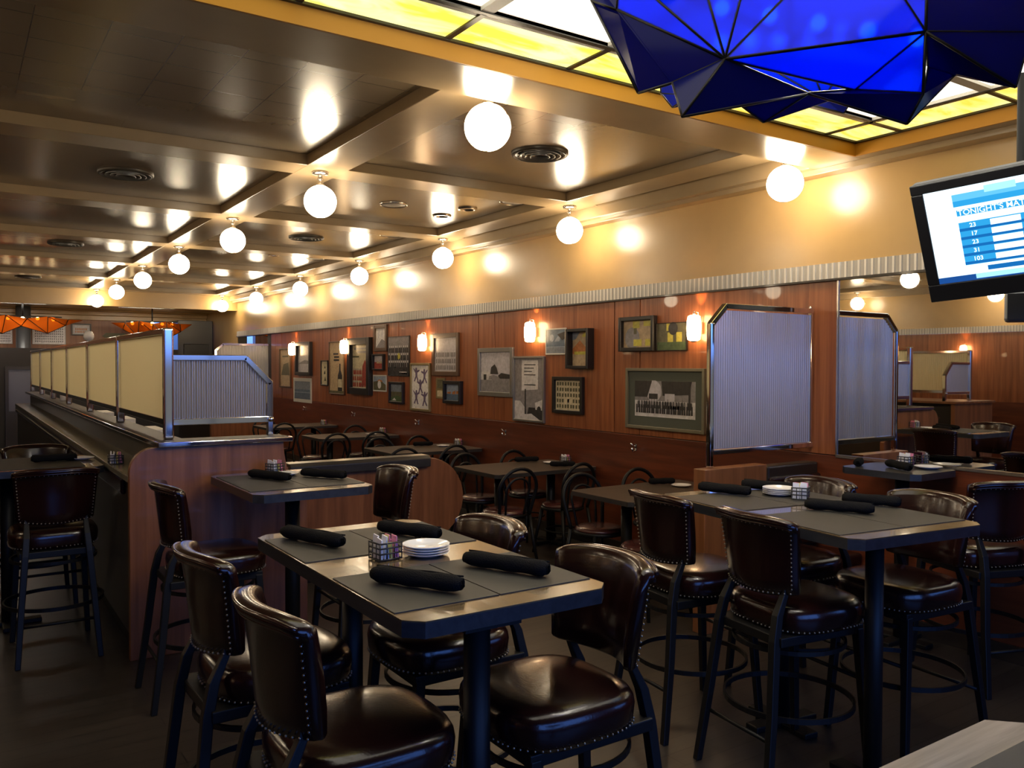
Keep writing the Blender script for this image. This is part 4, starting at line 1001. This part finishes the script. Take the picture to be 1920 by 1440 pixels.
# ------------------------------------------------------------------ napkin rolls
def napkin(a, b, lb, r=.024):
    a, b = Vector(a), Vector(b); d = b-a; Ln = d.length; n = 14; rings = []
    rnd = random.Random(hash(lb) % 999 if False else len(lb)*7+int(Ln*1000))
    base = Vector(((a.x+b.x)/2, (a.y+b.y)/2, min(a.z, b.z)))
    ph = rnd.uniform(0, 6)
    for i in range(n+1):
        s_ = -Ln/2+Ln*i/n; e = 1.0 - .28*max(0, abs(i/n-.5)*2-.86)/.14
        rr = r*(1+.06*math.sin(i*1.3+ph))*e
        rings.append([(s_, rr*1.12*math.cos(2*PI*k/16)*(1+.04*math.sin(3*2*PI*k/16+ph+i*.5)), r*.98+rr*.98*math.sin(2*PI*k/16)) for k in range(16)])
    m = MB().loft(rings)
    # visible spiral of the rolled ends
    for sg in (-1, 1):
        sp = [(sg*Ln/2, .1*r*.9*k/10*math.cos(k*.55)*10/10*1.0, r*.98+.1*r*.9*k/10*math.sin(k*.55)) for k in range(1, 90) if k*.009 < .75]
        m.tube([(sg*(Ln/2+.001), y_*.9, z_) for _, y_, z_ in sp[::3]], .0018, 4)
    lp = [(-Ln/2+.004+(Ln-.008)*k/12, r*1.02*math.cos(.9+.12*math.sin(k)), r*.98+r*1.06*math.sin(.9+.12*math.sin(k))) for k in range(13)]
    m.tube(lp, .0028, 5)
    o = m.build('napkin_roll', 'napkin_cloth', loc=base); o.rotation_euler = (0, 0, math.atan2(d.y, d.x))
    return tag(o, lb, 'napkin', 'black napkin rolls')
k1 = .956  # eye-height scaling from z=1.04 to 1.07 plane
def nz(p, z): return (p[0], p[1], z)
NP = [((1.02, 3.06), (1.13, 2.76), 1.075, 'rolled black napkin on the near table, rear left'), ((1.365, 2.955), (1.485, 2.70), 1.075, 'rolled black napkin on the near table, rear right behind the plates'),
      ((1.37, 2.315), (1.50, 2.04), 1.075, 'rolled black napkin on the near table, front right'), ((1.035, 2.29), (1.19, 2.03), 1.075, 'rolled black napkin on the near table, front left beside the caddy'),
      ((3.20, 3.03), (3.28, 2.77), 1.075, 'rolled black napkin on the right high table, rear left'), ((3.47, 2.98), (3.57, 2.72), 1.075, 'rolled black napkin on the right high table, rear right behind the plates'),
      ((3.20, 2.385), (3.33, 2.13), 1.075, 'rolled black napkin on the right high table, front left'), ((3.50, 2.40), (3.60, 2.17), 1.075, 'rolled black napkin on the right high table, front right'),
      ((1.43, 4.88), (1.56, 4.58), 1.065, 'rolled black napkin on the small high table, left one'), ((1.70, 4.76), (1.86, 4.50), 1.065, 'rolled black napkin on the small high table, right one'),
      ((.42, 6.40), (.69, 6.39), 1.065, 'rolled black napkin on the left high table'),
      ((4.86, 3.02), (4.74, 2.80), 1.093, 'rolled black napkin on the mirror table, nearer one'), ((4.80, 3.17), (4.70, 3.12), 1.093, 'rolled black napkin on the mirror table, end-on near its far corner'),
      ((4.62, 6.84), (4.86, 6.78), .763, 'rolled black napkin on the dining table under the street sign photo, far side'), ((4.70, 6.36), (4.90, 6.24), .763, 'rolled black napkin on the dining table under the street sign photo, near side'),
      ((4.66, 4.96), (4.86, 4.88), .763, 'rolled black napkin on the dining table nearest the half wall'), ((4.52, 8.85), (4.74, 8.78), .763, 'rolled black napkin on the second dining table')]
for a, b, z, lb in NP: napkin(nz(a, z), nz(b, z), lb)

# ------------------------------------------------------------------ plates
def make_plate():
    o = MB().lathe([(0, .004), (.045, .004), (.052, .007), (.078, .014), (.081, .0155), (.0815, .0145), (.079, .012), (.055, .003), (.05, 0), (.0, .0)], 36).build('plate', 'china')
    tag(o, 'x', 'plate', 'small white plates'); return o
pl0 = make_plate(); first = True
PL = []
for k in range(4): PL.append((1.335, 2.52, 1.071+k*.0085, 'small white plate in the stack on the near table, %s' % ['lowest', 'second from below', 'third from below', 'topmost'][k]))
for k in range(4): PL.append((3.44, 2.72, 1.071+k*.0085, 'small white plate in the stack on the right high table, %s' % ['lowest', 'second from below', 'third from below', 'topmost'][k]))
PL += [(1.63, 4.86, 1.064, 'single white plate on the small high table'), (.725, 6.43, 1.064, 'single white plate on the left high table beside the bar'), (4.99, 2.83, 1.091, 'white plate on the mirror table'),
       (4.86, 6.56, .761, 'white plate on dining table under street sign photo'), (4.80, 4.74, .761, 'white plate on the dining table nearest the half wall'), (4.80, 8.63, .761, 'white plate on the second dining table'), (4.77, 10.62, .761, 'white plate on the third dining table')]
for x, y, z, lb in PL:
    if first: pl0.location = (x, y, z); pl0['label'] = lb; first = False
    else:
        c_ = pl0.copy(); COL.objects.link(c_); c_.location = (x, y, z); c_['label'] = lb

# ------------------------------------------------------------------ sugar caddies
def make_caddy():
    t = thing('sugar_caddy', 'x', 'caddy', group='wire sugar caddies')
    a, b = .042, .036; m = MB()
    for z in (.004, .024, .042, .058):
        m.tube([(-a, -b, z), (a, -b, z), (a, b, z), (-a, b, z)], .0030, 6, True)
    for x_ in (-a, -a/3, a/3, a):
        m.tube([(x_, -b, .058), (x_, -b, .004), (x_, b, .004), (x_, b, .058)], .0024, 6)
    for y_ in (-b/3, b/3):
        m.tube([(-a, y_, .058), (-a, y_, .004), (a, y_, .004), (a, y_, .058)], .0024, 6)
    m.build('wire_rack', 'wire_black', t)
    cols = ['packet_white', 'packet_white', 'packet_blue', 'packet_yellow', 'packet_pink', 'packet_pink']
    for k, mt in enumerate(cols):
        for j in (0, 1):
            x_ = -a+.010+.0125*k; y0_ = (-.032 if j == 0 else .002)
            tilt = .10*math.sin(k*2.1+j); hz = .070+.010*math.sin(k*1.7+j*2)
            v = [(x_-.003, y0_, .006), (x_+.003, y0_, .006), (x_+.003, y0_+.030, .006), (x_-.003, y0_+.030, .006)]
            v += [(x_-.002+tilt*.08, y0_, hz), (x_+.002+tilt*.08, y0_, hz), (x_+.002+tilt*.08, y0_+.030, hz+.006*math.cos(k+j)), (x_-.002+tilt*.08, y0_+.030, hz+.006*math.cos(k+j))]
            MB().add(v, [(3,2,1,0),(4,5,6,7),(0,1,5,4),(1,2,6,5),(2,3,7,6),(3,0,4,7)]).build('packet', mt, t)
    return t
cd0 = make_caddy()
CD = [(1.195, 2.545, 1.0715, .1, 'wire caddy of white and pink sugar packets on the near table'), (3.43, 2.585, 1.0715, .5, 'wire caddy of sugar packets on the right high table'), (1.62, 5.02, 1.061, .4, 'wire caddy of white packets on the small high table by the bar'),
      (.87, 5.95, 1.0715, 0, 'dark wire caddy on the black bar counter'), (5.02, 2.99, 1.091, 0, 'wire caddy of packets touching the mirror'), (5.02, 6.54, .761, 0, 'pink packet caddy on the dining table under the street sign photo'),
      (5.02, 8.65, .761, 0, 'packet caddy on the second dining table'), (5.02, 10.78, .761, 0, 'packet caddy on the third dining table'), (4.93, 12.8, .761, 0, 'packet caddy on the farthest dining table')]
for k, (x, y, z, rz, lb) in enumerate(CD):
    if k == 0: cd0.location = (x, y, z); cd0.rotation_euler = (0, 0, rz); cd0['label'] = lb
    else: dup(cd0, (x, y, z), rz, lb)

# ------------------------------------------------------------------ bentwood chairs
def make_bent():
    t = thing('bentwood_chair', 'x', 'chair', group='bentwood chairs')
    MB().lathe([(0, .478), (.10, .477), (.16, .470), (.185, .458), (.192, .445), (.185, .435), (0, .435)], 28).build('seat', 'vinyl', t)
    MB().lathe([(.17, .437), (.198, .437), (.200, .425), (.198, .412), (.17, .412)], 28).build('seat_ring', 'black_iron', t)
    def hoop(hw_, z0, zt, y0_, yt):
        pts = []
        for k in range(25):
            a = PI*k/24
            x_ = -hw_*math.cos(a); 
            if k <= 4: z_ = z0+(zt-hw_*1.0-z0)*k/4; x_ = -hw_*(.80+.20*k/4)
            elif k >= 20: z_ = z0+(zt-hw_*1.0-z0)*(24-k)/4; x_ = hw_*(.80+.20*(24-k)/4)
            else:
                b_ = PI*(k-4)/16; x_ = -hw_*math.cos(b_); z_ = zt-hw_+hw_*math.sin(b_)
            y_ = y0_+(yt-y0_)*(z_-z0)/(zt-z0); pts.append((x_, y_, z_))
        return pts
    ho = hoop(.190, .43, .845, -.165, -.255)
    full = [(-.185, -.235, 0), (-.165, -.20, .22)] + ho + [(.165, -.20, .22), (.185, -.235, 0)]
    MB().tube(ho, .0155, 10).build('back_hoop', 'black_iron', t)
    MB().tube(hoop(.115, .44, .76, -.165, -.238), .010, 8).build('inner_hoop', 'black_iron', t)
    for sx in (-1, 1):
        MB().tube([(sx*.19, -.245, 0), (sx*.170, -.205, .2), (sx*.155, -.165, .43)], [.012, .015, .016], 8).build('leg', 'black_iron', t)
        MB().tube([(sx*.185, .20, 0), (sx*.165, .165, .2), (sx*.135, .125, .42)], [.011, .015, .017], 8).build('leg', 'black_iron', t)
    MB().tube([(.165*math.cos(2*PI*k/28), .165*math.sin(2*PI*k/28)-.01, .22) for k in range(28)], .008, 8, True).build('stretcher_ring', 'black_iron', t)
    return t
bc0 = make_bent()
TN = ['by the half wall', 'under the street sign', 'second along the wall', 'third along the wall']
TY = [(4.37, 5.07), (6.11, 6.88), (8.17, 8.98), (10.33, 11.07)]
NX = [(4.05, 4.65), (3.98, 4.62), (3.95, 4.52), (4.04, 4.63)]
FX = [(4.18, 4.80), (4.20, 4.77), (4.20, 4.77), (4.13, 4.80)]
k = 0
for ti in range(4):
    y0, y1 = TY[ti]
    for si in range(2):
        for (x, y, rz, where) in ((NX[ti][si], y0-.05, 0, 'near side'), (FX[ti][si], y1-.06, PI, 'far side')):
            lb = 'black bentwood chair, %s of the dining table %s, %s' % (where, TN[ti], 'aisle end' if si == 0 else 'wall end')
            rz += random.uniform(-.12, .12)
            if k == 0: bc0.location = (x, y, 0); bc0.rotation_euler = (0, 0, rz); bc0['label'] = lb
            else: dup(bc0, (x, y, 0), rz, lb)
            k += 1
for x, y, rz, wh in ((4.1, 12.5, 0, 'near side'), (4.2, 13.3, PI, 'far side')):
    dup(bc0, (x, y, 0), rz, 'black bentwood chair on the %s of the farthest dining table' % wh)
